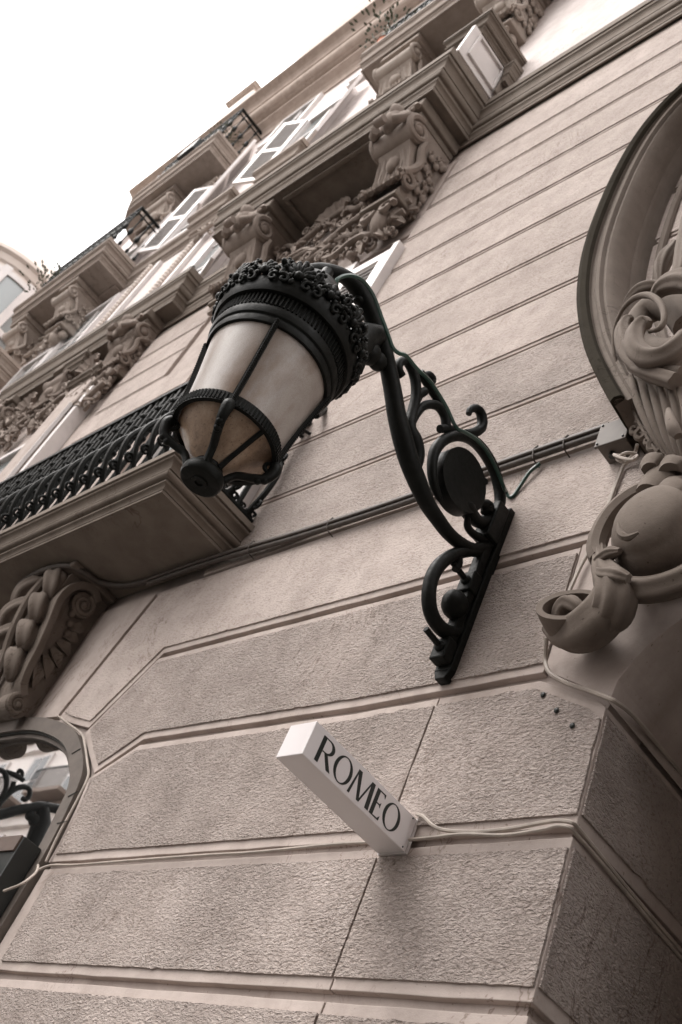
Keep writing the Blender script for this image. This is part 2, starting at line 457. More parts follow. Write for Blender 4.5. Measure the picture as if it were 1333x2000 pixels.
# course .985 - 1.272
stone_block([(-1.983,1.004+G),(-1.32,.985+G),(-.930,.985+G),(-.930,1.272-G),(-1.33,1.272-G),(-2.128,1.279-G),(-2.266,1.070),(-2.188,1.000),(-2.110,.938)])
# smooth plaster over the portal
pc = portal_curve(.16, PI/2)
stone_block([(-.9275,.996),(-.812,.930),(-.797,.914)] + pc + [(PX,1.27),(-.9275,1.27)], depth=.62, field=False)
# course 1.272 - 1.556
stone_block([(-2.266,1.084),(-2.122,1.279+G),(-1.33,1.272+G),(-.75,1.272+G),(-.75,1.556-G),(-2.338,1.556-G),(-2.455,1.146),(-2.385,1.118)], m='stucco_fine')
stone_block([(-2.474,1.150),(-2.357,1.556-G),(-3.083,1.556-G),(-2.966,1.150),(-2.72,1.170)], field=False)
for (p) in ([(-3.365,.706+G),(-5.4,.706+G),(-5.4,.985-G),(-3.45,.985-G),(-3.32,.925)],
            [(-3.33,.938),(-3.46,.985+G),(-5.4,.985+G),(-5.4,1.272-G),(-3.31,1.272-G),(-3.17,1.075)],
            [(-3.17,1.084),(-3.32,1.272+G),(-5.4,1.272+G),(-5.4,1.556-G),(-3.10,1.556-G),(-2.985,1.146)]):
    stone_block(p)
for a, b in zip(zb[:5], zb[1:6]): stone_block(rect(-5.4, -3.365, a+G, b-G))
# upper courses: one long band each
zu = [1.556, 1.797, 2.041, 2.283, 2.521, 2.761, 3.000, 3.226, 3.449, 3.660, 3.87]
for i, (a, b) in enumerate(zip(zu[:-1], zu[1:])):
    right = -.75
    segs = [(-2.16, right)] if (a < 3.3) else [(-2.14, right)]
    if i < 7: segs += [(-4.18, -3.30)]
    else: segs += [(-4.18, -3.62)]
    for x0, x1 in segs:
        stone_block(rect(x0, x1, a+G*.55, b-G*.55), m='stucco' if i < 2 else 'stucco_fine', marg=.011, proud=.0035, chip=.02, y0=1.0)
    if i < 4:
        stone_block(rect(-6.2, -5.75, a+G*.8, b-G*.8), m='stucco_fine', marg=.013, proud=.0035)
# smooth wall zone behind the friezes and beside windows of the first floor
for x0, x1, z0, z1 in ((-3.30, -2.16, 3.30, 3.87), (-5.75, -4.18, 3.30, 3.87), (-5.75, -5.30, 1.56, 3.30), (-4.30, -4.18, 1.56, 3.30), (-7.44, -6.2, 1.56, 3.87), (-7.44, -5.4, -.66, 1.55)):
    MB().box(x0+.003, x1-.003, 1.003, BY0+.001, z0+.003, z1-.003).build('wall_panel', M['stone'], B)
# pale plain wall of the upper floors
for z0, z1 in ((4.28, 5.50), (5.74, 7.0), (7.02, 7.62)):
    MB().box(-7.44, 1.59, .995, BY0-.001, z0, z1).build('upper_wall', M['white_wall'], B)

# ---- mouldings --------------------------------------------------------------
def roll(i0, i1, z0, z1, n=5):      # rounded step from (i0,z0) to (i1,z1), bulging outward
    return [(i0+(i1-i0)*(1-math.cos(PI/2*k/n)), z0+(z1-z0)*math.sin(PI/2*k/n)) for k in range(1, n+1)]
def cove(i0, i1, z0, z1, n=5):
    return [(i0+(i1-i0)*math.sin(PI/2*k/n), z0+(z1-z0)*(1-math.cos(PI/2*k/n))) for k in range(1, n+1)]
def slab_profile(ins, h):
    """(inset, drop) pairs from the top edge to the soffit edge"""
    a = ins; p = [(.08*a, 0), (0, -.02*h), (0, -.20*h), (.16*a, -.205*h), (.18*a, -.25*h)]
    p += [(.08*a, -.26*h), (.06*a, -.285*h), (.10*a, -.31*h)]
    p += cove(.12*a, .44*a, -.315*h, -.50*h) + [(.52*a, -.505*h), (.52*a, -.54*h)]
    p += [(.42*a, -.555*h)] + roll(.38*a, .56*a, -.575*h, -.68*h) + [(.74*a, -.685*h), (.76*a, -.73*h), (.66*a, -.74*h), (.66*a, -.79*h)]
    p += cove(.68*a, .90*a, -.80*h, -.90*h) + [(.96*a, -.905*h), (.92*a, -.93*h), (.92*a, -1.0*h), (1.05*a, -1.0*h), (1.10*a, -.97*h), (1.2*a, -.97*h)]
    return p
def moulded_slab(mb, x0, x1, yf, ztop, prof, yb=1.005, round_left=0):
    """balcony slab: the profile runs round three sides and closes with a flat soffit"""
    def loop(i):
        if not round_left: return [(x1-i, yb), (x1-i, yf+i), (x0+i, yf+i), (x0+i, yb)]
        r = round_left; pts = [(x1-i, yb), (x1-i, yf+i)]
        for k in range(11):
            a = PI/2*k/10; pts.append((x0+i+(r-i)*(1-math.sin(a)), yf+i+(r-i)*(1-math.cos(a))))
        return pts + [(x0+i, yb)]
    v = []; n = len(loop(0))
    for i, dz in prof:
        v += [(x, y, ztop+dz) for x, y in loop(i)]
    f = [tuple(range(n))]
    for j in range(len(prof)-1):
        f += [(j*n+k, j*n+k+1, (j+1)*n+k+1, (j+1)*n+k) for k in range(n-1)]
    L = (len(prof)-1)*n; f.append(tuple(L+k for k in range(n-1, -1, -1)))
    mb.add(v, f)
def string_course(name, x0, x1, yf, ztop, prof, material, yb=1.006):
    v = []
    for i, dz in prof: v += [(x0, yf+i, ztop+dz), (x1, yf+i, ztop+dz)]
    v += [(x0, yb, ztop+prof[-1][1]), (x1, yb, ztop+prof[-1][1]), (x0, yb, ztop), (x1, yb, ztop)]
    n = len(v)//2
    f = [(2*k, 2*k+1, 2*((k+1) % n)+1, 2*((k+1) % n)) for k in range(n)]
    f += [tuple(2*k for k in range(n)), tuple(2*k+1 for k in range(n-1, -1, -1))]
    return MB().add(v, f).build(name, material, B)
P_MAIN = slab_profile(.045, .29)
string_course('string_course', -7.45, 1.6, .955, 4.258, P_MAIN, M['trim'])
string_course('string_course', -7.45, 1.6, .935, 5.715, slab_profile(.06, .20), M['trim_glare'])
string_course('roof_cornice', -7.50, 1.6, .70, 8.02, [(0,0),(0,-.05),(.01,-.055)]+cove(.01,.09,-.06,-.14)+[(.10,-.145),(.10,-.17)]+roll(.10,.16,-.18,-.24)+[(.17,-.245),(.19,-.25),(.19,-.30)]+cove(.19,.28,-.31,-.40), M['trim_sunlit'])
# stepped blocks of the upper string course (over the windows)
for x0, x1 in ((-6.2, -5.83), (-5.10, -4.63), (-4.42, -3.96)):
    mb = MB(); moulded_slab(mb, x0, x1, .872, 5.722, slab_profile(.07, .21)); mb.build('cornice_block', M['trim_glare'], B)
# roof attic: cornice parapet, dormer blocks
MB().box(-7.35, 1.6, .80, .98, 8.021, 8.50).build('attic_wall', M['far'], B)
string_course('attic_cornice', -7.38, 1.6, .76, 8.62, slab_profile(.035, .118), M['trim_sunlit'])
for xc, w, z1, rt in ((-6.95, .40, 9.55, 0), (-5.25, .85, 9.25, 1), (-3.9, .45, 9.1, 0)):
    n = 14
    poly = [(xc-w/2, 8.621), (xc+w/2, 8.621), (xc+w/2, z1)] + ([(xc+w/2*math.cos(PI*k/n), z1+w*.42*math.sin(PI*k/n)) for k in range(1, n)] if rt else []) + [(xc-w/2, z1)]
    mb = MB(); mb.prism(poly, .80, 1.3); d = mb.build('dormer', M['far'], B)
    mb = MB(); moulded_slab(mb, xc-w/2-.04, xc+w/2+.04, .745, z1+.07, slab_profile(.04, .068), yb=1.25)
    if not rt: mb.build('dormer_cornice', M['trim_sunlit'], d)
    else: mb = MB(); mb.prism([(xc+(x-xc)*1.1, z+.02) for x, z in poly], .775, .799); mb.build('dormer_trim', M['trim_sunlit'], d)

# ---- balconies ---------------------------------------------------------------
def scroll_side(mb, c, r, x, turns=1.6, start=0, sgn=1, tr=.008):
    mb.tube([(x, p.x, p.y) for p in spiral((c[0], c[1], 0), r, turns, (1,0,0), (0,1,0), start, 30, .12, sgn)], [tr*(1-.5*k/30) for k in range(31)], 7)
balc = {}
def balcony(key, x0, x1, yf, ztop, ins, h, rl=0):
    mb = MB(); moulded_slab(mb, x0, x1, yf, ztop, slab_profile(ins, h), round_left=rl)
    o = mb.build('balcony_slab', M['trim_glare' if ztop > 5 else 'trim'], B); balc[key] = o; return o
b1 = balcony('first', -4.6, -2.035, .70, 1.700, .052, .105)
b3 = balcony('main', -3.590, -2.103, .70, 4.262, .050, .26)
b2 = balcony('second', -6.0, -4.005, .866, 4.262, .045, .25)
b4 = balcony('third', -7.15, -5.80, .672, 5.722, .06, .20)
b6 = balcony('upper', -3.30, -1.70, .685, 5.722, .05, .22)
b5 = balcony('rounded', -7.02, -5.60, .69, 7.22, .05, .20, rl=.30)
# recessed soffit frames under b3 and b1
def soffit_frame(o, x0, x1, y0, y1, z, w=.02, d=.014):
    for a, b_, c, e in ((x0, x1, y0, y0+w), (x0, x1, y1-w, y1), (x0, x0+w, y0+w, y1-w), (x1-w, x1, y0+w, y1-w)):
        MB().box(a, b_, c, e, z-d, z+.001).build('soffit_moulding', M['trim'], o, bevel=.003)
soffit_frame(b3, -3.06, -2.50, .78, .975, 4.002)

# ---- corbels -----------------------------------------------------------------
def curl(mb, c, r, e1, e2, tr, sgn=1, turns=1.3, start=0):
    mb.tube(spiral(c, r, turns, e1, e2, start, 22, .15, sgn), [tr*(1.0-.45*k/22) for k in range(23)], 6)
def corbel(x0, x1, yf, zt, zbot, slab, bust=True, mt='carved'):
    """big console: abacus, scroll roll with volutes, concave body with leaves, foot block and pendant"""
    hi = zt > 5; mt = 'carved_glare' if hi else mt; tr = M['trim_glare' if hi else 'trim']
    h = zt-zbot; w = x1-x0; d = 1-yf; xc = (x0+x1)/2
    mb = MB(); mb.box(x0, x1, yf-.005, 1.004, zt-.10*h, zt+.001)
    ab = mb.build('corbel', tr, B, bevel=.006)
    # neck under the abacus
    MB().box(x0+.015, x1-.015, yf+.02, 1.004, zt-.16*h, zt-.101*h).build('abacus_moulding', tr, ab, bevel=.004)
    # side profile body
    prof = [(1.004, zt-.16*h), (yf+.045, zt-.16*h), (yf+.02, zt-.24*h), (yf+.03, zt-.36*h), (yf+.07*d/.3, zt-.42*h)]
    for k in range(1, 8):
        t = k/7; prof.append((yf+d*(.25+.30*math.sin(t*PI/2)+.0*t), zt-h*(.42+.30*t)))
    prof += [(yf+d*.50, zt-.80*h), (yf+d*.62, zt-.86*h), (1.004, zt-.86*h)]
    MB().prism_x(prof, x0+.02, x1-.02).build('console_body', M[mt], ab, smooth=True, auto=30)
    # rounded scroll roll across the front + volutes on both sides
    rr = .058*h/.6; cyl = (yf+.050, zt-.30*h)
    mb = MB(); n = 18
    mb.prism_x([(cyl[0]+rr*.95*math.cos(2*PI*k/n), cyl[1]+rr*math.sin(2*PI*k/n)) for k in range(n)], x0+.005, x1-.005)
    mb.build('scroll_roll', M[mt], ab, smooth=True, auto=50)
    for xs, sg in ((x1-.003, 1), (x0+.003, -1)):
        mb = MB(); scroll_side(mb, (cyl[0], cyl[1]), rr*1.02, xs, 1.7, PI/2, 1, .015*h/.6)
        mb.ball((xs, cyl[0], cyl[1]), (.014, .022*h/.6, .022*h/.6)); mb.build('volute', M[mt], ab, smooth=True)
        lo = (yf+d*.52, zt-.74*h)
        mb = MB(); scroll_side(mb, lo, rr*.72, xs, 1.5, PI, -1, .013*h/.6)
        # S-band joining the volutes
        band = smoothpath([(xs, cyl[0]+rr*.9, cyl[1]-rr*.4), (xs, yf+d*.45, zt-.42*h), (xs, yf+d*.55, zt-.52*h), (xs, yf+d*.50, zt-.62*h), (xs, lo[0]-rr*.6, lo[1]+.01)], 4)
        mb.tube(band, .016*h/.6, 7); mb.build('volute', M[mt], ab, smooth=True)
        mb = MB(); rnd = random.Random(5)
        for k in range(14):
            y = yf+d*rnd.uniform(.62, .95); z = zt-h*(.22+.50*rnd.random())
            curl(mb, (xs-.004*sg, y, z), .016*h/.6, (0,1,0), (0,0,1), .007*h/.6, 1 if k % 2 else -1, 1.2, k)
            mb.ball((xs-.004*sg, y+.012, z-.02), (.010, .014*h/.6, .018*h/.6), 8, 6)
        tag(mb.build('side_leaf', M[mt], ab, smooth=True), kind='stuff')
    # front acanthus leaves
    mb = MB()
    for k in range(5):
        t = (k-2)/2; x = xc+t*w*.30
        p = smoothpath([(x, yf+d*.24, zt-.40*h), (x+t*.01, yf+d*.36, zt-.52*h), (x+t*.02, yf+d*.44, zt-.66*h), (x+t*.03, yf+d*.36, zt-.78*h), (x+t*.03, yf+d*.30, zt-.76*h)], 3)
        mb.leaf(p, [w*.05+w*.05*math.sin(PI*i/(len(p)-1)) for i in range(len(p))], (0, -1, -.3), .5, .012, 7, 2)
    mb.ball((xc, yf+d*.36, zt-.50*h), (w*.16, .03, .05*h/.6))
    mb.build('acanthus_leaf', M[mt], ab, smooth=True, auto=60)
    # foot block and pendant head
    MB().box(x0+.01, x1-.01, yf+d*.46, 1.004, zt-.90*h, zt-.862*h).build('foot_block', tr, ab, bevel=.004)
    mb = MB()
    mb.ball((xc, yf+d*.74, zt-.96*h), (w*.22, d*.20, .085*h/.6), 14, 9)
    for sx in (-1, 1):
        mb.ball((xc+sx*w*.26, yf+d*.78, zt-.945*h), (w*.13, d*.14, .05*h/.6)); curl(mb, (xc+sx*w*.22, yf+d*.56, zt-.95*h), .035*h/.6, (1,0,0), (0,0,1), .014*h/.6, sx)
    mb.leaf(smoothpath([(xc, yf+d*.60, zt-.90*h), (xc, yf+d*.54, zt-.98*h), (xc, yf+d*.7, zt-1.05*h)], 3), [.02, .035, .05, .05, .04, .02, .008], (0, -1, 0), -.4, .01, 7)
    mb.build('pendant', M[mt], ab, smooth=True, auto=60)
    if bust:      # small carved bust with arms over the roll
        mb = MB(); yb = yf-.010; z0 = zt-.17*h
        mb.ball((xc+.01, yb-.018, z0+.02*h), (w*.10, .040*h/.6, .050*h/.6), 12, 9)      # head
        mb.ball((xc, yb-.005, z0-.055*h), (w*.22, .045*h/.6, .065*h/.6), 12, 8)         # chest
        for sx in (-1, 1):
            mb.tube(smoothpath([(xc+sx*w*.16, yb, z0-.03*h), (xc+sx*w*.34, yb+.005, z0-.06*h), (xc+sx*w*.40, yb-.01, z0-.13*h), (xc+sx*w*.22, yb-.035, z0-.16*h)], 4), [.026*h/.6]*4+[.024*h/.6]*4+[.018*h/.6]*5, 7)
            curl(mb, (xc+sx*w*.40, yb-.005, z0-.01*h), .030*h/.6, (sx,0,0), (0,0,1), .012*h/.6)
        mb.tube([(xc-w*.12, yb-.055, z0-.17*h), (xc+w*.12, yb-.055, z0-.17*h)], .018*h/.6, 7)
        mb.build('bust', M[mt], ab, smooth=True, auto=70)
    return ab
corbel(-2.395, -2.190, .762, 3.998, 3.36, b3)
corbel(-3.32, -3.10, .762, 3.998, 3.36, b3)
corbel(-4.46, -4.20, .885, 4.014, 3.50, b2); corbel(-5.15, -4.93, .89, 4.014, 3.55, b2, False); corbel(-5.85, -5.60, .885, 4.014, 3.50, b2)
mb = MB(); moulded_slab(mb, -7.40, -6.72, .74, 5.02, slab_profile(.06, .16)); mb.build('ledge', M['trim_sunlit'], B)
corbel(-6.36, -6.12, .74, 5.524, 5.05, b4, False); corbel(-7.08, -6.84, .74, 5.524, 5.05, b4, False)
corbel(-2.40, -2.16, .75, 5.504, 4.95, b6, False); corbel(-3.10, -2.83, .75, 5.504, 5.0, b6, False)
corbel(-6.5, -6.15, .80, 7.024, 6.5, b5, False)

# ---- carved friezes (each one carved panel of many scrolls and leaves) --------
def frieze(x0, x1, z0, z1, seed, dens=1.0, yo=.985):
    mb = MB(); r = random.Random(seed); A = (x1-x0)*(z1-z0); n = int(A*620*dens)
    for k in range(n):
        x = r.uniform(x0, x1); z = r.uniform(z0, z1); y = yo-r.uniform(0, .05); kind = r.random(); s = r.uniform(.38, .85)
        if kind < .5:
            curl(mb, (x, y, z), .034*s, (1,0,0), (0,-.25,1), .012*s, r.choice((-1, 1)), 1.25, r.uniform(0, 6.28))
        elif kind < .82:
            a = r.uniform(0, 6.28); d = Vector((math.cos(a), -.3, math.sin(a)))*.045*s
            p = Vector((x, y, z))
            mb.leaf([p-d, p+Vector((0, -.018*s, 0)), p+d+Vector((0, .012, 0))], [.006, .022*s, .005], (0, -1, 0), .45, .008, 5)
        else: mb.ball((x, y, z), (.022*s, .024*s, .02*s), 8, 6)
    # two raised ribbons through it
    for t in (.35, .8):
        p = smoothpath([(x0+(x1-x0)*q/6, yo-.045, z0+(z1-z0)*(t+.12*math.sin(q*1.9+t*9))) for q in range(7)], 5)
        mb.tube(p, .014, 6)
    return mb.build('frieze_carving', M['carved_glare' if z0 > 5 else 'carved'], B, smooth=True, auto=60)
frieze(-3.22, -2.50, 3.42, 3.93, 1); frieze(-2.60, -2.19, 3.27, 3.52, 2, 1.2); frieze(-3.25, -2.62, 3.36, 3.62, 7, 1.1)
frieze(-4.98, -4.42, 3.42, 3.86, 3); frieze(-5.62, -5.12, 3.40, 3.86, 4); frieze(-4.44, -4.20, 3.28, 3.62, 8, 1.2); frieze(-6.9, -5.8, 3.5, 3.9, 9, .7)
frieze(-6.85, -6.30, 5.08, 5.46, 5, .8); frieze(-2.85, -2.38, 5.1, 5.45, 6, .8)
frieze(-6.1, -5.7, 6.75, 7.0, 11, .9); frieze(-4.9, -4.1, 5.3, 5.5, 12, .7)
# shell fan ornaments over the keystones
for xc, zc in ((-2.80, 3.86), (-4.72, 3.84), (-5.38, 3.84)):
    mb = MB()
    for k in range(7):
        a = PI*(k+.5)/7; d = Vector((math.cos(a), -.55, math.sin(a)))
        p = Vector((xc, .98, zc)); mb.leaf([p, p+d*.05, p+d*.10+Vector((0, -.01, 0))], [.006, .014, .020], (0, -1, 0), .5, .01, 5)
    mb.build('shell_ornament', M['carved'], B, smooth=True)
# bead-and-rod borders under the b3 soffit and bead mouldings up the second floor wall
def beads(p0, p1, n, r, name='bead_moulding'):
    mb = MB(); p0 = Vector(p0); p1 = Vector(p1)
    mb.tube([p0, p1], r*.55, 6)
    for k in range(n): mb.ball(p0.lerp(p1, (k+.5)/n), (r, r, r*1.0), 8, 6)
    return mb.build(name, M['far'], B, smooth=True)
beads((-3.05, .965, 3.945), (-2.52, .965, 3.945), 26, .012)
beads((-4.86, .96, 4.30), (-4.86, .96, 5.48), 34, .020); beads((-5.45, .96, 4.30), (-5.45, .96, 5.48), 34, .018)
for x in (-4.78, -4.95, -5.38, -5.53): MB().box(x-.018, x+.018, .965, .994, 4.285, 5.495).build('pilaster_fillet', M['white_wood'], B, bevel=.004)

# ---- windows -----------------------------------------------------------------
def shutter_leaf(win, x, y, z0, z1, w, ang, louvre=True):
    """one white leaf hinged at (x,y); ang 0 lies along +X, 90 stands straight out of the wall"""
    a = math.radians(ang); dx, dy = math.cos(a), -math.sin(a); t = .010
    def pt(u, v, z): return (x+dx*u-dy*v, y+dy*u+dx*v, z)
    def bar(mb, u0, u1, za, zc, v0=-t, v1=t):
        v = [pt(u0, v0, za), pt(u1, v0, za), pt(u1, v1, za), pt(u0, v1, za), pt(u0, v0, zc), pt(u1, v0, zc), pt(u1, v1, zc), pt(u0, v1, zc)]
        mb.add(v, [(0,3,2,1),(4,5,6,7),(0,1,5,4),(1,2,6,5),(2,3,7,6),(3,0,4,7)])
    f = .16*w if w < .3 else .14*w; mb = MB()
    bar(mb, 0, f, z0, z1); bar(mb, w-f, w, z0, z1)
    zm = (z0+z1)/2
    for a0, a1 in ((z0, z0+.05), (zm-.025, zm+.025), (z1-.05, z1)): bar(mb, f, w-f, a0, a1)
    o = mb.build('shutter', M['white_wood'], win, bevel=.002)
    mb = MB()
    for a0, a1 in ((z0+.052, zm-.027), (zm+.027, z1-.052)):
        if not louvre: bar(mb, f+.003, w-f-.003, a0, a1, -t*.4, t*.4); continue
        z = a0+.008
        while z < a1-.01:
            v = [pt(f, -t*.9, z), pt(w-f, -t*.9, z), pt(w-f, t*.9, z+.014), pt(f, t*.9, z+.014), pt(f, -t*.9, z+.004), pt(w-f, -t*.9, z+.004), pt(w-f, t*.9, z+.018), pt(f, t*.9, z+.018)]
            mb.add(v, [(0,3,2,1),(4,5,6,7),(0,1,5,4),(1,2,6,5),(2,3,7,6),(3,0,4,7)]); z += .032
    p = mb.build('louvres' if louvre else 'panel', M['louvre'], None); p.parent = win; p['kind'] = 'stuff'
    return o
def window(x0, x1, z0, z1, y=1.002, fw=.035, left=None, right=None, louvre=True, cols=2, rows=3, mt='white_wood'):
    mb = MB()
    mb.box(x0-fw, x0, y-.03, y+.01, z0-fw, z1+fw); mb.box(x1, x1+fw, y-.03, y+.01, z0-fw, z1+fw)
    mb.box(x0, x1, y-.03, y+.01, z1, z1+fw); mb.box(x0, x1, y-.045, y+.01, z0-fw, z0)
    w = mb.build('window', M[mt], B, bevel=.003)
    for c in range(cols):
        for r in range(rows):
            a = x0+(x1-x0)*c/cols; b_ = x0+(x1-x0)*(c+1)/cols; c0 = z0+(z1-z0)*r/rows; c1 = z0+(z1-z0)*(r+1)/rows
            MB().box(a+.012, b_-.012, y-.004, y+.004, c0+.010, c1-.010).build('pane', M['pane'], w)
    mb = MB()
    for c in range(1, cols): xx = x0+(x1-x0)*c/cols; mb.box(xx-.012, xx+.012, y-.012, y+.006, z0, z1)
    for r in range(1, rows): zz = z0+(z1-z0)*r/rows; mb.box(x0, x1, y-.010, y+.005, zz-.009, zz+.009)
    mb.build('glazing_bars', M['white_wood'], w)
    if left is not None: shutter_leaf(w, x0-.01, y-.035, z0, z1, (x1-x0)/2*.98, 180-left, louvre)
    if right is not None: shutter_leaf(w, x1+.01, y-.035, z0, z1, (x1-x0)/2*.98, right, louvre)
    return w
# first floor: tall window behind the lamp, shutters folded against the wall
w1 = window(-3.02, -2.42, 1.72, 3.20, y=1.004)
shutter_leaf(w1, -2.385, .972, 1.74, 3.13, .225, 0)
MB().box(-2.165, -2.135, .962, 1.002, 1.72, 3.17).build('casing', M['white_wood'], w1, bevel=.003)
# first floor, second bay: stone jamb strips and shutters
w2 = window(-5.22, -4.62, 1.72, 3.28, y=1.004)
shutter_leaf(w2, -4.60, .966, 1.74, 3.36, .20, 12); shutter_leaf(w2, -5.25, .966, 1.74, 3.30, .30, 160)
MB().box(-4.345, -4.305, .93, 1.002, 1.72, 3.46).build('casing', M['white_wood'], w2, bevel=.003)
MB().box(-4.66, -4.42, .93, .999, 2.3, 3.60).build('jamb_pilaster', M['stone'], B, bevel=.006)
mb = MB(); moulded_slab(mb, -4.70, -4.38, .90, 3.66, slab_profile(.035, .06)); mb.build('pilaster_cap', M['trim'], B)
mb = MB(); moulded_slab(mb, -5.02, -4.78, .88, 3.99, slab_profile(.035, .10)); mb.build('pilaster_cap', M['trim'], B)
# second floor windows
window(-3.25, -2.72, 4.32, 5.35, y=.992); window(-4.45, -4.10, 4.33, 5.30, y=.992, right=18); window(-6.2, -5.75, 4.33, 5.3, y=.992)
window(-6.70, -6.30, 4.33, 5.0, y=.992)
# third floor
window(-4.55, -4.15, 5.85, 6.75, y=.992, left=22, right=14); window(-5.65, -5.25, 5.85, 6.80, y=.992, left=18, right=30)
window(-6.75, -6.25, 5.85, 6.6, y=.992, right=12); window(-3.2, -2.8, 5.85, 6.8, y=.992, left=15)
window(-6.6, -6.1, 7.06, 7.52, y=.992); window(-5.3, -4.9, 7.08, 7.55, y=.992); window(-4.3, -3.9, 7.08, 7.55, y=.992)

# balcony door leaf standing open on the main balcony and the moulded stone hood beyond it
dl = MB()
dl.box(-2.118, -2.100, .722, .985, 4.268, 4.530); dleaf = dl.build('balcony_door', M['white_wood'], b3, bevel=.002)
mb = MB()
for z0, z1 in ((4.31, 4.50),):
    for a, b_, c, e in ((.762, .945, z0, z0+.014), (.762, .945, z1-.014, z1), (.762, .776, z0+.014, z1-.014), (.931, .945, z0+.014, z1-.014)):
        mb.box(-2.0995, -2.088, a, b_, c, e)
mb.build('door_moulding', M['white_wood'], b3, bevel=.002)
hood = MB(); moulded_slab(hood, -2.32, -2.052, .722, 4.655, slab_profile(.045, .13))
hd = hood.build('stone_hood', M['trim'], B)
MB().box(-2.10+.013, -2.075, .945, .994, 4.29, 4.524).build('hood_bracket', M['trim'], hd, bevel=.008)
mb = MB(); moulded_slab(mb, -2.085, -2.030, .93, 4.524, slab_profile(.02, .16)); mb.build('hood_bracket', M['trim'], hd)

# ---- iron railings -------------------------------------------------------------
def belly_bar(x, y, z0, z1, outx, outy):
    """pot-bellied wrought bar with a leaf collar and small curls"""
    H = z1-z0; mb = MB()
    def pt(o_, z): return (x+outx*o_, y+outy*o_, z)
    prof = [(0, z0), (.012, z0+.06*H), (.034, z0+.18*H), (.042, z0+.32*H), (.030, z0+.44*H), (.008, z0+.54*H), (0, z0+.60*H), (0, z0+.82*H), (0, z1)]
    mb.tube(smoothpath([pt(a, b) for a, b in prof], 3), .0088, 7)
    mb.ball(pt(.012, z0+.51*H), (.015, .015, .010), 8, 6)
    e1 = (outx, outy, 0)
    curl(mb, pt(.018, z0+.56*H), .020, e1, (0,0,1), .0055, 1, 1.2, PI); curl(mb, pt(.03, z0+.07*H), .016, e1, (0,0,1), .005, -1, 1.2, PI/2)
    s1 = (outy, outx, 0)
    for sg in (-1, 1):
        curl(mb, Vector(pt(0, z0+.90*H))+Vector(s1)*(.018*sg), .015, s1, (0,0,1), .0048, sg, 1.2, 0)
        curl(mb, Vector(pt(0, z0+.05*H))+Vector(s1)*(.018*sg), .013, s1, (0,0,1), .0045, sg, 1.2, 0)
    mb.ball(pt(.004, z0+.84*H), .011, 7, 5)
    return mb
def railing(slab, x0, x1, yf, z0, z1, step=.047, sides=(True, False), plain_bar=False):
    """handrail and lower rail as own parts, every bar a part sharing two meshes"""
    yb = .995
    for z, r in ((z1, .012), (z0+.86*(z1-z0), .006), (z0+.02, .007)):
        mb = MB(); n = 'handrail' if z == z1 else 'rail_bar'
        mb.box(x0, x1, yf-r, yf+r, z-r*.7, z+r*.7)
        if sides[0]: mb.box(x1-r*2, x1, yf+r, yb, z-r*.7, z+r*.7)
        if sides[1]: mb.box(x0, x0+r*2, yf+r, yb, z-r*.7, z+r*.7)
        mb.build(n, M['rail'], slab, bevel=.002)
    src = None; alt = None
    n = int((x1-x0)/step); seq = [(x1-.01-step*k, yf, 0) for k in range(n)]
    ns = int((yb-yf)/step)
    if sides[0]: seq += [(x1-.01, yf+step*(k+.7), 1) for k in range(ns)]
    mesh = {}
    for k, (x, y, side) in enumerate(seq):
        key = (side, 0 if plain_bar else k % 2)
        if key not in mesh:
            ox, oy = (1, 0) if side else (0, -1)
            if key[1] == 0 and not plain_bar: mb = belly_bar(0, 0, z0+.02, z1, ox, oy)
            elif plain_bar:
                mb = MB(); mb.tube([(0, 0, z0), (0, 0, z1)], .006, 6); mb.ball((0, 0, z0+.45*(z1-z0)), (.018, .018, .045), 8, 7); mb.ball((0, 0, z0+.12*(z1-z0)), (.014, .014, .03), 8, 7)
                mb.ball((0, 0, z0+.82*(z1-z0)), (.012, .012, .02), 8, 7)
            else: mb = MB(); mb.tube([(0, 0, z0+.02), (0, 0, z1)], .0078, 6); mb.ball((0, 0, z0+.5*(z1-z0)), .012, 7, 5); mb.tube(spiral((0, 0, z0+.925*(z1-z0)), .018, 1.0, (oy, ox, 0), (0,0,1), 0, 12, 1.0), .0045, 5); mb.tube(spiral((0, 0, z0+.08*(z1-z0)), .014, 1.0, (oy, ox, 0), (0,0,1), 0, 12, 1.0), .004, 5)
            o = mb.build('baluster', M['rail'], slab, smooth=True); o.location = (x*S, y*S, 0)
            mesh[key] = o
        else:
            o = mesh[key].copy(); COL.objects.link(o); o.parent = slab; o.location = (x*S, y*S, 0)
# the mesh sits at V((0,0,z)) already carrying the eye height, so only X,Y are moved
railing(b1, -3.98, -2.055, .722, 1.703, 2.135, .037)
railing(b2, -5.95, -4.05, .885, 4.264, 4.30, .4, (False, False), True)
railing(b4, -7.10, -5.83, .70, 5.724, 6.20, .075, (True, False), True)
railing(b5, -6.70, -5.63, .72, 7.222, 7.68, .075, (True, False), True)
railing(b6, -3.26, -1.74, .71, 5.724, 6.02, .075, (False, False), True)

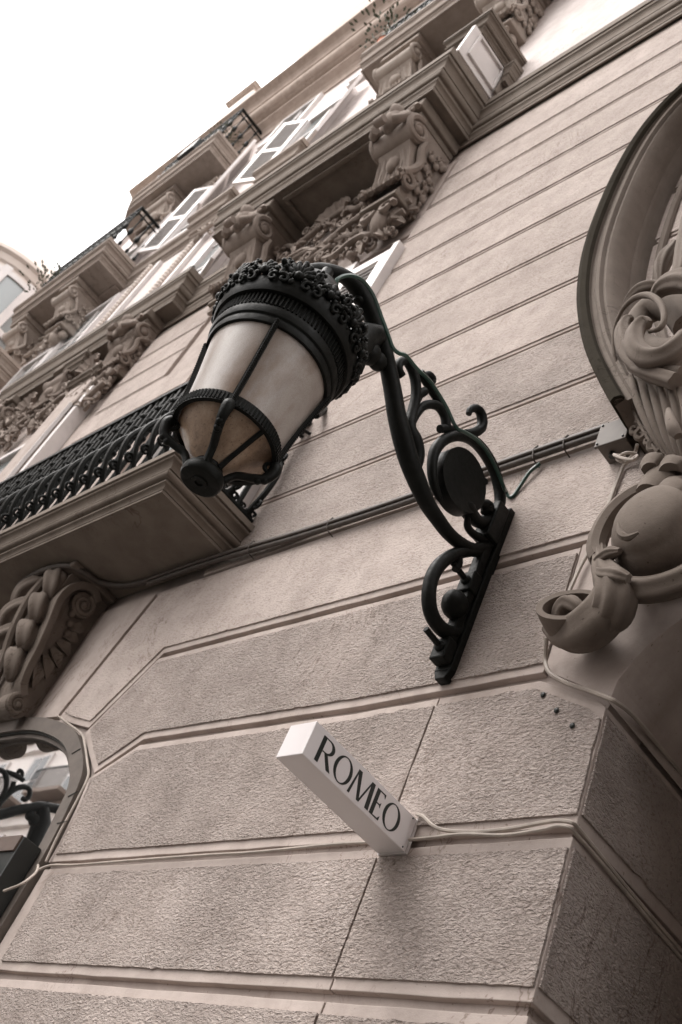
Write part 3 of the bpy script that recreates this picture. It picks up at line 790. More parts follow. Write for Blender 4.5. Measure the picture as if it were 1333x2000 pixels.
# ---- console of the first balcony ---------------------------------------------
CX0, CX1 = -2.86, -2.597
def prof_pts():
    pts = [(1.004, 1.599), (.862, 1.599), (.856, 1.53), (.862, 1.47)]
    pts += [(.880, 1.40), (.902, 1.335), (.912, 1.27), (.916, 1.22), (.925, 1.185), (.94, 1.16), (1.004, 1.16)]
    return pts
cb = MB().prism_x(prof_pts(), CX0+.012, CX1-.022).build('corbel', M['cart'], B, smooth=True, auto=35)
MB().box(CX0-.02, CX1+.012, .835, 1.003, 1.575, 1.597).build('abacus_moulding', M['cart'], cb, bevel=.006)
for xs, sg in ((CX1, 1), (CX0, -1)):
    # S-shaped fillet on the side edge
    path = smoothpath([(.965,1.548),(.935,1.566),(.900,1.556),(.874,1.520),(.868,1.470),(.886,1.39),(.900,1.32),(.908,1.26),(.920,1.215),(.940,1.19)], 5)
    mb = MB(); t = []
    for k, q in enumerate(path):
        a = Vector(path[max(k-1, 0)]); b_ = Vector(path[min(k+1, len(path)-1)]); d = (b_-a).normalized(); nn = Vector((-d.y, d.x))
        w = .011
        t += [(xs+.008*sg, q[0]+nn.x*w, q[1]+nn.y*w), (xs+.008*sg, q[0]-nn.x*w, q[1]-nn.y*w), (xs-.03*sg, q[0]-nn.x*w, q[1]-nn.y*w), (xs-.03*sg, q[0]+nn.x*w, q[1]+nn.y*w)]
    n = len(path); f = [tuple(4*k+j for j in (0, 1)) + (4*(k+1)+1, 4*(k+1)) for k in range(n-1)]
    for j in (1, 2, 3): f += [(4*k+j, 4*k+(j+1) % 4, 4*(k+1)+(j+1) % 4, 4*(k+1)+j) for k in range(n-1)]
    f += [(0, 1, 2, 3), tuple(4*(n-1)+j for j in (3, 2, 1, 0))]
    mb.add(t, f); mb.build('scroll_fillet', M['cart'], cb, bevel=.002)
    for c, r, st, s2 in (((.936, 1.513), .038, PI/2, -1), ((.941, 1.162), .034, PI/2, 1)):
        mb = MB(); n = 28
        mb.prism_x([(c[0]+r*math.cos(2*PI*k/n), c[1]+r*math.sin(2*PI*k/n)) for k in range(n)], xs-.05*sg, xs-.004*sg)
        vo = mb.build('volute', M['cart'], cb, smooth=True, auto=50)
        mb = MB(); scroll_side(mb, c, r*.86, xs-.003*sg, 1.9, st, s2, .0085)
        mb.ball((xs, c[0], c[1]), (.008, .010, .010)); mb.build('volute_spiral', M['cart'], cb, smooth=True)
    # leaf carved on the side
    mb = MB()
    for k in range(6):
        a = -1.15+.32*k; base = Vector((xs-.018*sg, .925+.004*k, 1.30+.028*k)); L = .075-.006*k
        d = Vector((0, math.cos(a)*.9, math.sin(a)))*L
        mb.leaf([base, base+d*.5+Vector((.012*sg, 0, 0)), base+d+Vector((.004*sg, 0, 0))], [.008, .017, .004], (sg, 0, 0), .5, .007, 5)
    for k in range(4): mb.ball((xs-.016*sg, .925+.012*k, 1.475-.028*k), (.012, .011, .012))
    tag(mb.build('side_leaf', M['cart'], cb, smooth=True, auto=60), kind='stuff')
# stacked acanthus lobes down the front
for k, (yy, zz) in enumerate(((.842, 1.520), (.848, 1.435), (.866, 1.350), (.886, 1.265))):
    for sx in (-1, 1):
        mb = MB(); xc = (CX0+CX1)/2+sx*.058
        p = smoothpath([(xc-sx*.050, yy+.040, zz+.060), (xc-sx*.020, yy+.012, zz+.048), (xc+sx*.016, yy-.002, zz+.018), (xc+sx*.030, yy+.004, zz-.016), (xc+sx*.026, yy+.018, zz-.040)], 5)
        n_ = len(p); rr_ = [.010+.021*math.sin(PI*min(1, .15+.80*i/(n_-1)))**.8 for i in range(n_)]
        mb.fluted(p, rr_, 40, 5, .13); mb.ball(Vector(p[-1])+Vector((0, -.006, .002)), (.014, .013, .012), 10, 7)
        mb.build('acanthus_leaf', M['cart'], cb, smooth=True, auto=70)
mb = MB(); xc = (CX0+CX1)/2
mb.tube(smoothpath([(xc, .84, 1.56), (xc, .836, 1.48), (xc, .852, 1.38), (xc, .880, 1.29), (xc, .900, 1.20)], 5), [.014]*21, 8); mb.build('leaf_rib', M['cart'], cb, smooth=True)
for xb in (CX1-.055, CX0+.055): MB().ball((xb, .850, 1.545), (.030, .028, .030), 14, 10).build('berry', M['cart'], cb, smooth=True)

# ---- ground floor window --------------------------------------------------------
def arch_pts(ins):
    """right half of the window outline, inset"""
    out = []
    for i, (x, z) in enumerate(WARCH):
        t = max(0, min(1, (z-.72)/.44)); ax = x-WX
        nx = math.cos(t*PI/2); nz = math.sin(t*PI/2)
        out.append((x-nx*ins, z-nz*ins))
    return out
def arch_full(ins):
    r = [tuple(q) for q in smoothpath(arch_pts(ins)[1:], 4)]; r = [(r[0][0], -.66)] + r
    return r + [(2*WX-x, z) for x, z in reversed(r[:-1])]
aw = empty('window'); aw.parent = B
rings = ((0.002, .042, .985, 1.020, 'frame', 'frame_bronze'), (.042, .046, .992, 1.022, 'glazing_bead', 'ink'), (.046, .056, 1.000, 1.024, 'sash', 'frame_bronze'))
for i0, i1, y0, y1, nm, mt in rings:
    a = arch_full(i0); b_ = arch_full(i1); n = len(a)
    v = [(x, y0, z) for x, z in a]+[(x, y0, z) for x, z in b_]+[(x, y1, z) for x, z in a]+[(x, y1, z) for x, z in b_]
    f = []
    for k in range(n-1):
        f += [(k, k+1, n+k+1, n+k), (2*n+k, 3*n+k, 3*n+k+1, 2*n+k+1), (k, 2*n+k, 2*n+k+1, k+1), (n+k, n+k+1, 3*n+k+1, 3*n+k)]
    mb = MB().add(v, f); mb.build(nm, M[mt], aw, smooth=True, auto=30)
g = arch_full(.058); MB().prism(g, 1.012, 1.016).build('pane', M['mirror'], aw)
# thin bright joints in the frame ring
for px, py, qx, qy in ((141, 1472, 158, 1462), (133, 1556, 152, 1546), (112, 1608, 130, 1604)):
    a = onY(px, py, .984); b_ = onY(qx, qy, .984); MB().tube([a, b_], .0012, 4).build('frame_joint', M['ink'], aw)

# ---- hood mould round the oval window over the portal ---------------------------
HO = [(1.30, 3.0)]
hpts = [(1360, 138), (1333, 165), (1285, 212), (1240, 270), (1200, 340), (1165, 420), (1145, 480), (1135, 530), (1131, 585), (1137, 640), (1150, 690), (1175, 745), (1197, 785)]
hood_curve = [onY(x, y, .875) for x, y in hpts]
hc = [(p.x, p.z) for p in hood_curve]
# continue the oval over its top and down the far side (mirrored about the portal axis)
topc = [(hc[0][0]+.10, hc[0][1]+.16), (hc[0][0]+.28, hc[0][1]+.34), (hc[0][0]+.55, hc[0][1]+.46), (PX, hc[0][1]+.50)]
half = list(reversed(hc)) + topc
full = half + [(2*PX-x, z) for x, z in reversed(half[:-1])]
cen = Vector((-.35, 2.35))
hp = [tuple(q) for q in smoothpath(full, 4)]
n_h = len(hp)
hprof = [(-.004, 1.003), (-.004, .93), (0, .878), (.006, .874), (.016, .878), (.022, .888), (.030, .889), (.036, .882), (.042, .884), (.046, .894)]
hprof += [(.048+.024*math.sin(PI/2*k/7)*1.0, .890+.066*(1-math.cos(PI/2*k/7))) for k in range(1, 8)]
hprof += [(.074, .958), (.076, .966), (.080, .990), (.090, 1.003)]
v = []
for k, q in enumerate(hp):
    a = Vector(hp[max(k-1, 0)]); b_ = Vector(hp[min(k+1, n_h-1)]); d = (b_-a).normalized(); nn = Vector((d.y, -d.x))
    v += [(q[0]+nn.x*i, y, q[1]+nn.y*i) for i, y in hprof]
m_ = len(hprof); f = [(k*m_+j, k*m_+j+1, (k+1)*m_+j+1, (k+1)*m_+j) for k in range(n_h-1) for j in range(m_-1)]
f += [tuple(range(m_)), tuple((n_h-1)*m_+j for j in range(m_-1, -1, -1))]
hm = MB().add(v, f).build('hood_mould', M['cart'], B, smooth=True, auto=35)
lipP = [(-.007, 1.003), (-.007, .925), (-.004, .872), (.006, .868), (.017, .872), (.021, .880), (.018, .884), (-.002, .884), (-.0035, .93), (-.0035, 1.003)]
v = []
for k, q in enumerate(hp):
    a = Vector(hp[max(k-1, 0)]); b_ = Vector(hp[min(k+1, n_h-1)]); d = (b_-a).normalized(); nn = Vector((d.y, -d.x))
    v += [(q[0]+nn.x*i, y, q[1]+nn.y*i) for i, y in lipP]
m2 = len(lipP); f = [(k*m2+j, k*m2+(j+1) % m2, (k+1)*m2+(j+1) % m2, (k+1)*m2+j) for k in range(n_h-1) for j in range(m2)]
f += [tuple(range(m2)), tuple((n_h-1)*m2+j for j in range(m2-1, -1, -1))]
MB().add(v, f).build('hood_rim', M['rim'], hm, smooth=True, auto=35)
# oval window recess inside the hood
ov = [(PX+.02+.62*math.cos(2*PI*k/40), 2.55+.72*math.sin(2*PI*k/40)) for k in range(40)]
MB().prism(ov, .990, 1.002).build('oval_panel', M['cart'], B)
# inner roll following the hood
mb = MB(); ir = [tuple(q) for q in hp[2:-2]]
pr = []
for k in range(2, n_h-2):
    a = Vector(hp[k-1]); b_ = Vector(hp[k+1]); d = (b_-a).normalized(); nn = Vector((d.y, -d.x)); pr.append((hp[k][0]+nn.x*.115, .992, hp[k][1]+nn.y*.115))
mb.tube(pr, .010, 8); mb.build('inner_roll', M['cart'], B, smooth=True)

# ---- carved cartouche over the portal --------------------------------------------
ct = empty('cartouche'); ct.parent = B
def at(px, py, Y): return onY(px, py, Y)
# large upper volute: thin ridged rim, double curl and a lobed leaf behind
def pxtube(mb, rows, k=5, seg=10, fl=0):
    """rows of (px, py, depth Y, width px)"""
    P = []; R_ = []
    for x, y, Y, w in smoothpath(rows, k):
        p = at(x, y, Y); P.append(p); R_.append(.5*w*p.dot(FW)/FOC)
    (mb.fluted(P, R_, 36, fl, .09) if fl else mb.tube(P, R_, seg))
def cpart(name, *rowsets, seg=10, fl=0):
    mb = MB()
    for rows in rowsets: pxtube(mb, rows, 5, seg, fl)
    return mb.build(name, M['cart'], ct, smooth=True, auto=70)
cpart('cartouche_rim', [(1300,905,.93,7),(1262,850,.92,7),(1232,790,.91,7),(1210,735,.895,7),(1199,685,.875,7),(1200,645,.86,7),(1215,607,.845,8),(1240,582,.835,12),(1268,577,.828,14),(1290,592,.822,14),(1298,618,.82,13),(1290,640,.82,12),(1268,648,.82,8)])
cpart('cartouche_back', [(1345,640,.90,60),(1320,600,.90,70),(1280,600,.90,56),(1250,625,.90,50),(1245,670,.90,60),(1290,700,.90,80),(1340,700,.90,90)], [(1350,800,.93,120),(1310,790,.93,110),(1270,740,.92,80)], [(1360,860,.95,90),(1320,850,.95,60)], seg=12)
cpart('cartouche_curl', [(1345,655,.83,40),(1322,680,.825,44),(1290,700,.82,46),(1258,697,.815,44),(1241,676,.81,40),(1242,648,.81,34),(1256,630,.812,28),(1268,634,.816,18)], fl=5)
cpart('cartouche_curl', [(1335,735,.85,40),(1290,730,.845,44),(1252,712,.84,44),(1226,682,.835,38),(1216,652,.835,30),(1222,628,.838,22),(1236,620,.842,12)], fl=5)
cpart('cartouche_finger', [(1233,713,.845,22),(1248,720,.838,28),(1275,730,.835,30),(1320,745,.84,34)], fl=5)
cpart('cartouche_finger', [(1224,590,.85,12),(1234,580,.84,20),(1252,565,.835,26),(1275,558,.835,24),(1290,562,.84,16)], fl=5)
cpart('cartouche_leaf', [(1278,580,.835,20),(1292,564,.83,34),(1315,552,.825,44),(1345,548,.82,50),(1380,560,.82,50)], fl=7)
cpart('cartouche_leaf', [(1318,556,.83,26),(1328,528,.83,28),(1332,490,.84,26),(1342,440,.86,26),(1350,400,.87,24)], fl=7)
cpart('cartouche_leaf', [(1290,552,.86,14),(1292,528,.855,26),(1298,508,.855,32),(1308,492,.86,26),(1318,474,.87,12)], fl=7)
# fluted bell below the volute
for k in range(6):
    t = k/5
    cpart('cartouche_flute', [(1232+95*t, 735+25*t, .885-.03*t, 13),(1243+95*t, 775+22*t, .890-.03*t, 17),(1260+82*t, 815+20*t, .900-.03*t, 19),(1280+64*t, 855+15*t, .915-.03*t, 17),(1303+44*t, 890+10*t, .93-.03*t, 11)], seg=8)
cpart('cartouche_eye', [(1306,800,.845,10),(1309,818,.84,20),(1316,838,.84,26),(1325,852,.845,18)])
mb = MB(); rr = random.Random(4)
for k in range(8):
    c = at(1240+k*13, 838+k*11, .925); curl(mb, c, .013, (1,0,0), (0,-.3,1), .0062, 1 if k % 2 else -1, 1.2, rr.uniform(0, 6))
mb.build('cartouche_border', M['cart'], ct, smooth=True)
# leaf cluster above the boss
for k, (x0_, y0_, x1_, y1_, w_) in enumerate(((1330, 905, 1258, 945, .030), (1345, 930, 1290, 962, .030), (1340, 900, 1300, 905, .024), (1290, 892, 1262, 905, .018))):
    a = at(x0_, y0_, .92); b_ = at((x0_+x1_)/2-8, (y0_+y1_)/2-14, .895); c = at(x1_, y1_, .885); mb = MB()
    mb.leaf(smoothpath([a, b_, c], 5), [w_*(.5+.6*math.sin(PI*(i+1)/12)) for i in range(11)], (0, -1, -.1), -.5, .014, 9); mb.build('cartouche_leaf', M['cart'], ct, smooth=True, auto=70)
# raised oval boss with its rim and crescent groove
bc = at(1278, 1048, .935)
pb = [(.070, .990), (.072, .945), (.071, .925), (.066, .908), (.062, .905), (.061, .899), (.054, .889), (.042, .881), (.026, .876), (.010, .8745), (.0005, .874)]
v = []; n = 56
for rad, y in pb:
    for k in range(n): v.append((bc.x+rad*.98*math.cos(2*PI*k/n)+(.985-y)*.12, y, bc.z+rad*1.08*math.sin(2*PI*k/n)))
f = [(j*n+k, j*n+(k+1) % n, (j+1)*n+(k+1) % n, (j+1)*n+k) for j in range(len(pb)-1) for k in range(n)]
MB().add(v, f).build('cartouche_boss', M['cart'], ct, smooth=True, auto=50)
mb = MB(); rim = [at(x, y, .93) for x, y in ((1335, 945), (1290, 950), (1250, 962), (1215, 985), (1190, 1012), (1172, 1045), (1165, 1075), (1172, 1092))]
mb.tube(smoothpath(rim, 5), .016, 8, 1.0); mb.build('cartouche_rim', M['cart'], ct, smooth=True)
mb = MB(); mb.tube(smoothpath([at(x, y, .862) for x, y in ((1208, 1022), (1212, 1042), (1226, 1050), (1248, 1040))], 4), [.002, .003, .004, .005, .006, .006, .0065, .006, .006, .005, .004, .003, .002], 6); mb.build('cartouche_crescent', M['ink'] if False else M['cart'], ct, smooth=True)
# lower sweep and curled foot
cpart('cartouche_sweep', [(1420,1075,.95,60),(1360,1120,.94,58),(1310,1142,.935,54),(1262,1152,.93,52),(1215,1150,.925,50)], fl=5)
cpart('cartouche_neck', [(1172,1070,.93,24),(1175,1092,.925,34),(1185,1120,.915,56),(1202,1150,.915,78),(1200,1185,.925,84),(1180,1210,.94,70)], fl=8)
cpart('cartouche_leaf', [(1163,1098,.915,12),(1178,1090,.905,26),(1195,1080,.90,26),(1212,1076,.895,12)], fl=7)
cpart('cartouche_leaf', [(1162,1112,.915,12),(1180,1122,.90,30),(1205,1126,.895,36),(1228,1132,.90,24)], fl=7)
# hollow curled foot: an open bowl made of a thick shell
def bowl(mb, c, ax, rx, ry, depth, thick=.006, n=28, m_=8):
    """open shell: rim ellipse in the plane of ax[0],ax[1], hollow towards ax[2]"""
    c = Vector(c); e1, e2, e3 = (Vector(a).normalized() for a in ax); v = []
    prof = [(1.0-.0*k, -depth*math.sin(PI/2*k/m_), math.cos(PI/2*k/m_)**.6) for k in range(m_+1)]
    for s_, dd in ((1, 0), (-1, thick)):
        for k in range(m_+1):
            fac = max(.02, math.cos(PI/2*k/m_)**.55); zz = math.sin(PI/2*k/m_)*depth
            for j in range(n):
                a = 2*PI*j/n
                v.append(c + e1*((rx-dd)*fac*math.cos(a)) + e2*((ry-dd)*fac*math.sin(a)) + e3*(zz-(dd if k else 0)))
    L = (m_+1)*n; f = []
    for k in range(m_):
        for j in range(n):
            j2 = (j+1) % n; f.append((k*n+j, k*n+j2, (k+1)*n+j2, (k+1)*n+j)); f.append((L+k*n+j, L+(k+1)*n+j, L+(k+1)*n+j2, L+k*n+j2))
    f += [(j, L+j, L+(j+1) % n, (j+1) % n) for j in range(n)]
    f += [tuple(m_*n+j for j in range(n)), tuple(L+m_*n+j for j in range(n-1, -1, -1))]
    mb.add(v, f)
mb = MB(); fc = at(1113, 1180, .915); tc = Vector(-fc).normalized()
nrm = (UP*.86 + tc*.46 - RT*.12).normalized(); e1_ = (RT + UP*.10); e1_ = (e1_ - nrm*e1_.dot(nrm)).normalized(); e2_ = nrm.cross(e1_)
bowl(mb, fc, (e1_, e2_, -nrm + Vector((.12, .25, 0))), .050, .038, .080, .010)
mb.build('cartouche_foot', M['cart'], ct, smooth=True, auto=60)
cpart('cartouche_curl', [(1092,1215,.93,30),(1098,1190,.92,34),(1112,1178,.915,34),(1130,1188,.915,26),(1138,1205,.925,16)], fl=5)
cpart('cartouche_neck', [(1130,1230,.965,20),(1160,1225,.96,50),(1190,1200,.95,60),(1210,1170,.94,40)], fl=8)

cpart('cartouche_body', [(1078,1222,.955,40),(1110,1238,.945,66),(1148,1228,.935,84),(1182,1196,.93,84),(1200,1155,.925,70)], fl=4)
# ================================================================== STREET LAMP
LX = -1.125
CAGE = -37
def lampshape():
    L = empty('street_lamp')
    # ---- bracket (all in the plane X = LX)
    def pl(rows, k=4):
        """centre line points (px,py,width px) measured in the bracket plane -> points, radii"""
        rs = smoothpath([(a/2.382+620, b/2.382+500, w/2.382) for a, b, w in rows], k); P = []; R_ = []
        for x, y, w in rs:
            p = onX(x, y, LX); P.append(p); depth = (p.dot(FW)); R_.append(.5*w*depth/FOC*1.2)
        return P, R_
    def part(name, rowsets, flat=1.0, extra=None, seg=12):
        mb = MB()
        for rows in rowsets:
            P, R_ = pl(rows); mb.tube(P, R_, seg, flat)
        if extra: extra(mb)
        return mb.build(name, M['iron'], L, smooth=True, auto=60)
    part('bracket_arm', [[(-75,95,30),(-40,66,44),(15,64,56),(75,76,60),(125,95,60),(180,140,72),(225,220,74),(262,300,70),(300,400,72),(325,500,68),(350,620,72),(370,740,76),(400,860,82),(430,960,80),(470,1060,75),(510,1150,66),(560,1225,60),(610,1290,56),(670,1340,54),(730,1362,46),(800,1350,50)],
                         [(205,205,40),(190,210,44),(205,190,40)], [(300,330,30),(270,370,44),(300,430,34)]])
    part('bracket_scroll', [[(395,560,34),(378,530,38),(385,495,36),(415,490,38),(442,530,40),(458,590,42),(458,660,42),(442,730,44),(428,800,56),(450,860,68),(465,930,62),(455,1000,44)]])
    part('bracket_scroll', [[(430,800,30),(462,735,34),(492,700,36),(530,690,38),(565,702,38),(592,742,38),(602,795,40)], [(570,805,34),(605,802,36),(635,812,30)]])
    part('bracket_leaf', [[(440,730,30),(470,650,40),(500,630,36),(485,640,36)], [(478,540,34),(520,600,40),(548,650,34),(570,690,26)], [(495,555,20),(520,552,30),(538,575,30),(530,600,20)]])
    part('bracket_ring', [[(832,1190,44),(850,1150,46),(848,1090,46),(828,1010,46),(795,940,48),(750,880,48),(700,845,46),(645,836,46),(590,856,46),(548,905,46),(534,975,42),(540,1050,38),(560,1110,30),(575,1140,20)]])
    # heavy disc inside the ring
    c0 = onX(620+660/2.382, 500+1050/2.382, LX)
    mb = MB(); n = 40
    for xx0, xx1, q in ((LX-.014, LX+.014, 1.0),):
        mb.prism_x([(c0.y+.060*q*math.cos(2*PI*k/n), c0.z+.064*q*math.sin(2*PI*k/n)) for k in range(n)], xx0, xx1)
    mb.build('bracket_disc', M['iron'], L, smooth=True, auto=30)
    part('bracket_leaf', [[(700,1215,26),(700,1260,30),(735,1300,34),(790,1320,40),(830,1300,50)], [(760,1150,30),(790,1165,56),(790,1195,50)], [(760,1040,24),(775,1050,34),(782,1065,24)],
                          [(640,1130,40),(690,1170,70),(720,1210,60),(760,1240,50),(830,1230,60)]])
    part('bracket_hook', [[(690,826,34),(730,822,40),(762,800,42),(768,765,42),(758,725,38),(735,708,34),(712,716,28),(705,735,24)]])
    part('bracket_scroll', [[(820,1368,34),(760,1378,38),(700,1376,44),(640,1388,52),(580,1425,56),(538,1485,58),(520,1560,60),(524,1640,60),(550,1702,60),(598,1748,60),(650,1752,58),(688,1720,50),(698,1672,44),(685,1628,40),(655,1600,40)], [(650,1395,40),(655,1430,40),(642,1460,30)]])
    bc0 = onX(620+640/2.382, 500+1622/2.382, LX); part('bracket_boss', [], extra=lambda mb: mb.ball(bc0, (.022, .026, .0275), 18, 12))
    # wall plate: a stepped flat bar
    mb = MB(); mb.box(LX-.020, LX+.016, .982, 1.0, 1.022, 1.412); mb.prism([(LX-.020,1.022),(LX+.016,1.022),(LX+.008,1.004),(LX-.012,1.004)], .982, 1.0)
    mb.build('wall_plate', M['iron'], L, bevel=.002)
    mb = MB(); mb.box(LX-.013, LX+.010, .964, .9815, 1.045, 1.400)
    for z in (1.052, 1.205): mb.box(LX-.018, LX+.014, .958, .9814, z-.022, z+.022)
    mb.box(LX-.02, LX+.018, .95, .9813, 1.31, 1.40)
    mb.build('mounting_bar', M['iron'], L, bevel=.003)
    for z in (1.052, 1.205):
        mb = MB(); mb.tube([(LX, .958, z), (LX, .915, z+.003)], .0055, 8); mb.ball((LX, .956, z), (.010, .006, .010)); mb.build('bolt', M['iron'], L, smooth=True)
    # ---- lantern (turned about its own slightly leaning axis)
    ax, ay = -1.112, .432; lean = (.055, -.055)
    def C(z): return (ax, ay, 0)
    def lathe(name, prof, mt, seg=64, smooth=True, **k):
        mb = MB(); mb.lathe([(r, z-1.05) for r, z in prof], (ax, ay, 1.05), seg, axis_lean=lean, **k); return mb.build(name, M[mt], L, smooth=smooth, auto=35)
    def ring_pt(r, z, a): return Vector((ax+lean[0]*(z-1.05)+r*math.cos(a), ay+lean[1]*(z-1.05)+r*math.sin(a), z))
    lathe('glass_shade', [(.0745, 1.000), (.0785, 1.03), (.0835, 1.07), (.0900, 1.11), (.0965, 1.150)], 'frost', 72)
    lathe('glass_cup', [(.022, .945), (.034, .955), (.050, .972), (.063, .988), (.0745, 1.000)], 'dirty', 48)
    lathe('lower_ring', [(.0755, .994), (.0820, .994), (.0825, 1.012), (.0775, 1.013), (.0755, .994)], 'iron', 72)
    mb = MB()
    for k in range(90):
        a = 2*PI*k/90; p = ring_pt(.0825, .996, a); q = ring_pt(.0825, 1.011, a); mb.tube([p, q], .0017, 4)
    mb.build('ring_ribs', M['iron'], L)
    # bands at the top of the glass
    lathe('glass_band', [(.0955, 1.143), (.1005, 1.143), (.1025, 1.150), (.1015, 1.156), (.1045, 1.158), (.1070, 1.166), (.1055, 1.173), (.100, 1.173)], 'iron', 72)
    lathe('vent_band', [(.1035, 1.172), (.1045, 1.196), (.108, 1.200)], 'iron', 72)
    mb = MB()
    for k in range(96):
        a = 2*PI*k/96; p = ring_pt(.1060, 1.174, a); q = ring_pt(.1070, 1.195, a); mb.tube([p, q], .0018, 4)
    mb.build('vent_ribs', M['iron'], L)
    lathe('crown_flange', [(.107, 1.196), (.113, 1.196), (.1165, 1.203), (.1175, 1.212), (.1185, 1.219), (.1165, 1.226), (.110, 1.231), (.104, 1.234)], 'iron', 72)
    # pierced crown of palmettes and scrolls
    n = 14
    for k in range(n):
        a = 2*PI*(k+.5)/n; mb = MB(); big = k % 2 == 0
        e1 = Vector((-math.sin(a), math.cos(a), 0)); out = Vector((math.cos(a), math.sin(a), 0)); e2 = Vector((out.x*.2, out.y*.2, 1)).normalized()
        b0 = ring_pt(.1145, 1.222, a); hgt = .034 if big else .024
        for j in range(7 if big else 5):       # palmette fingers
            t = (j-(3 if big else 2))/(3.5 if big else 2.5); d = (e2*math.cos(t*1.1)+e1*math.sin(t*1.1))
            L_ = hgt*(1-.35*abs(t)); q = b0+e2*.006
            mb.tube([q, q+d*L_*.6+out*.004, q+d*L_+out*.001], [.0036, .0050, .0034], 6); mb.ball(q+d*L_, .0052, 6, 5); mb.ball(q+d*L_*.62+out*.003, .0050, 6, 5)
        for sg in (-1, 1):
            cc = b0+e1*(.0165*sg)+e2*.014
            mb.tube(spiral(cc, .0115, 1.25, e1*sg, e2, -PI/2, 16, .2), [.0036*(1-.4*i/16) for i in range(17)], 6)
            cc = b0+e1*(.0240*sg)+e2*.024
            mb.tube(spiral(cc, .0090, 1.15, e1*sg, e2, PI/2, 14, .2, -1), [.0030*(1-.4*i/14) for i in range(15)], 6)
            mb.ball(b0+e1*(.012*sg)+e2*.004+out*.004, .0055, 7, 5)
        mb.ball(b0+e2*.008+out*.006, .0075, 8, 6)
        rq = random.Random(k)
        for j in range(16): mb.ball(b0+e1*rq.uniform(-.026, .026)+e2*rq.uniform(-.008, .026)+out*rq.uniform(-.002, .008), rq.uniform(.0028, .0052), 6, 4)
        for sg in (-1, 1): curl(mb, b0+e1*(.019*sg)-e2*.006+out*.006, .009, e1*sg, e2, .0034, 1, 1.1, 1.0)
        mb.build('crown_palmette', M['iron'], L, smooth=True, auto=70)
        a2 = a+PI/n; mb = MB(); b1_ = ring_pt(.1145, 1.222, a2); e1b = Vector((-math.sin(a2), math.cos(a2), 0)); e2b = Vector((math.cos(a2)*.2, math.sin(a2)*.2, 1)).normalized()
        mb.tube(spiral(b1_+e2b*.016, .0125, 1.0, e1b, e2b, 0, 18, 1.0), .0032, 6); mb.ball(b1_+e2b*.030, .004, 7, 5); mb.ball(b1_+e2b*.002, .006, 7, 5)
        for j in range(3): mb.ball(b1_+e2b*(.036+.004*(j == 1))+e1b*(.006*(j-1)), .0036, 6, 5)
        mb.build('crown_ring', M['iron'], L, smooth=True, auto=70)
    # domed cap and stem up to the arm
    lathe('lamp_dome', [(.104, 1.232), (.092, 1.245), (.078, 1.275), (.060, 1.315), (.040, 1.352), (.020, 1.365), (.012, 1.38), (.010, 1.40), (.004, 1.405)], 'iron', 48)
    # cage bars up the glass, beaded
    for k in range(4):
        a = 2*PI*k/4 + math.radians(CAGE); mb = MB()
        pts = [ring_pt(.0800, .998, a), ring_pt(.0825, 1.03, a), ring_pt(.0875, 1.07, a), ring_pt(.0940, 1.11, a), ring_pt(.1010, 1.150, a)]
        e1 = Vector((-math.sin(a), math.cos(a), 0)); out = Vector((math.cos(a), math.sin(a), 0))
        v = []
        for p in pts: v += [p-e1*.0042-out*.002, p+e1*.0042-out*.002, p+e1*.0042+out*.0028, p-e1*.0042+out*.0028]
        f = [(4*i+j, 4*i+(j+1) % 4, 4*(i+1)+(j+1) % 4, 4*(i+1)+j) for i in range(4) for j in range(4)] + [(0,1,2,3), (16,17,18,19)]
        mb.add(v, f)
        sp_ = smoothpath([tuple(p) for p in pts], 9)
        for p in sp_: mb.ball(Vector(p)+out*.0030, .0031, 6, 4)
        mb.build('cage_bar', M['iron'], L, smooth=True, auto=30)
        # curved leafy arm under the cup
        mb = MB(); ab = a
        q = smoothpath([ring_pt(.0790, 1.000, ab), ring_pt(.0850, .985, ab), ring_pt(.0790, .966, ab), ring_pt(.0600, .957, ab), ring_pt(.040, .950, ab), ring_pt(.027, .932, ab)], 4)
        mb.tube(q, [.0050, .0070, .0085, .0095, .0098, .0092, .0086, .0080, .0074, .0070, .0068, .0066, .0064, .0062, .0064, .0062, .0060, .0058, .0058, .0060, .006], 8)
        for i in (2, 4, 6, 8, 10): mb.ball(Vector(q[i])+Vector((0, 0, -.004)), .0062, 7, 5)
        e = (math.cos(ab), math.sin(ab), 0); curl(mb, ring_pt(.077, .988, ab), .012, e, (0,0,1), .0042, -1, 1.2, 0)
        mb.build('cup_strap', M['iron'], L, smooth=True, auto=60)
        mb = MB(); a5 = a+PI/4; mb.tube([ring_pt(.0765, .999, a5), ring_pt(.064, .986, a5), ring_pt(.036, .954, a5), ring_pt(.026, .938, a5)], .0042, 6)
        if k in (0, 2): mb.build('cup_bar', M['iron'], L, smooth=True)
    # bottom finial disc
    lathe('finial', [(.022, .950), (.020, .940), (.028, .935), (.0315, .930), (.0320, .922), (.0300, .917), (.0275, .9155), (.0125, .9165), (.0115, .914), (.0065, .914), (.0060, .9165), (.0005, .9165)], 'iron', 56)
    # knob joint between crown and arm
    kp = onX(722, 690, LX); jp = onX(705, 660, LX)
    mb = MB(); mb.ball(kp, (.020, .022, .022), 16, 11); mb.ball(onX(738, 706, LX), (.016, .018, .018), 14, 10)
    mb.tube([ring_pt(.10, 1.24, PI/2), jp, onX(740, 655, LX)], [.020, .030, .020], 12); mb.tube(smoothpath([ring_pt(.112, 1.215, PI/2), kp, onX(738, 706, LX), onX(752, 712, LX)], 4), .009, 8)
    mb.build('knob_joint', M['iron'], L, smooth=True)
    return L
lamp = lampshape()
tag(lamp, 'black iron bracket street lamp with frosted glass lantern above the white sign', 'street lamp', 'bracket lamps on the facade')
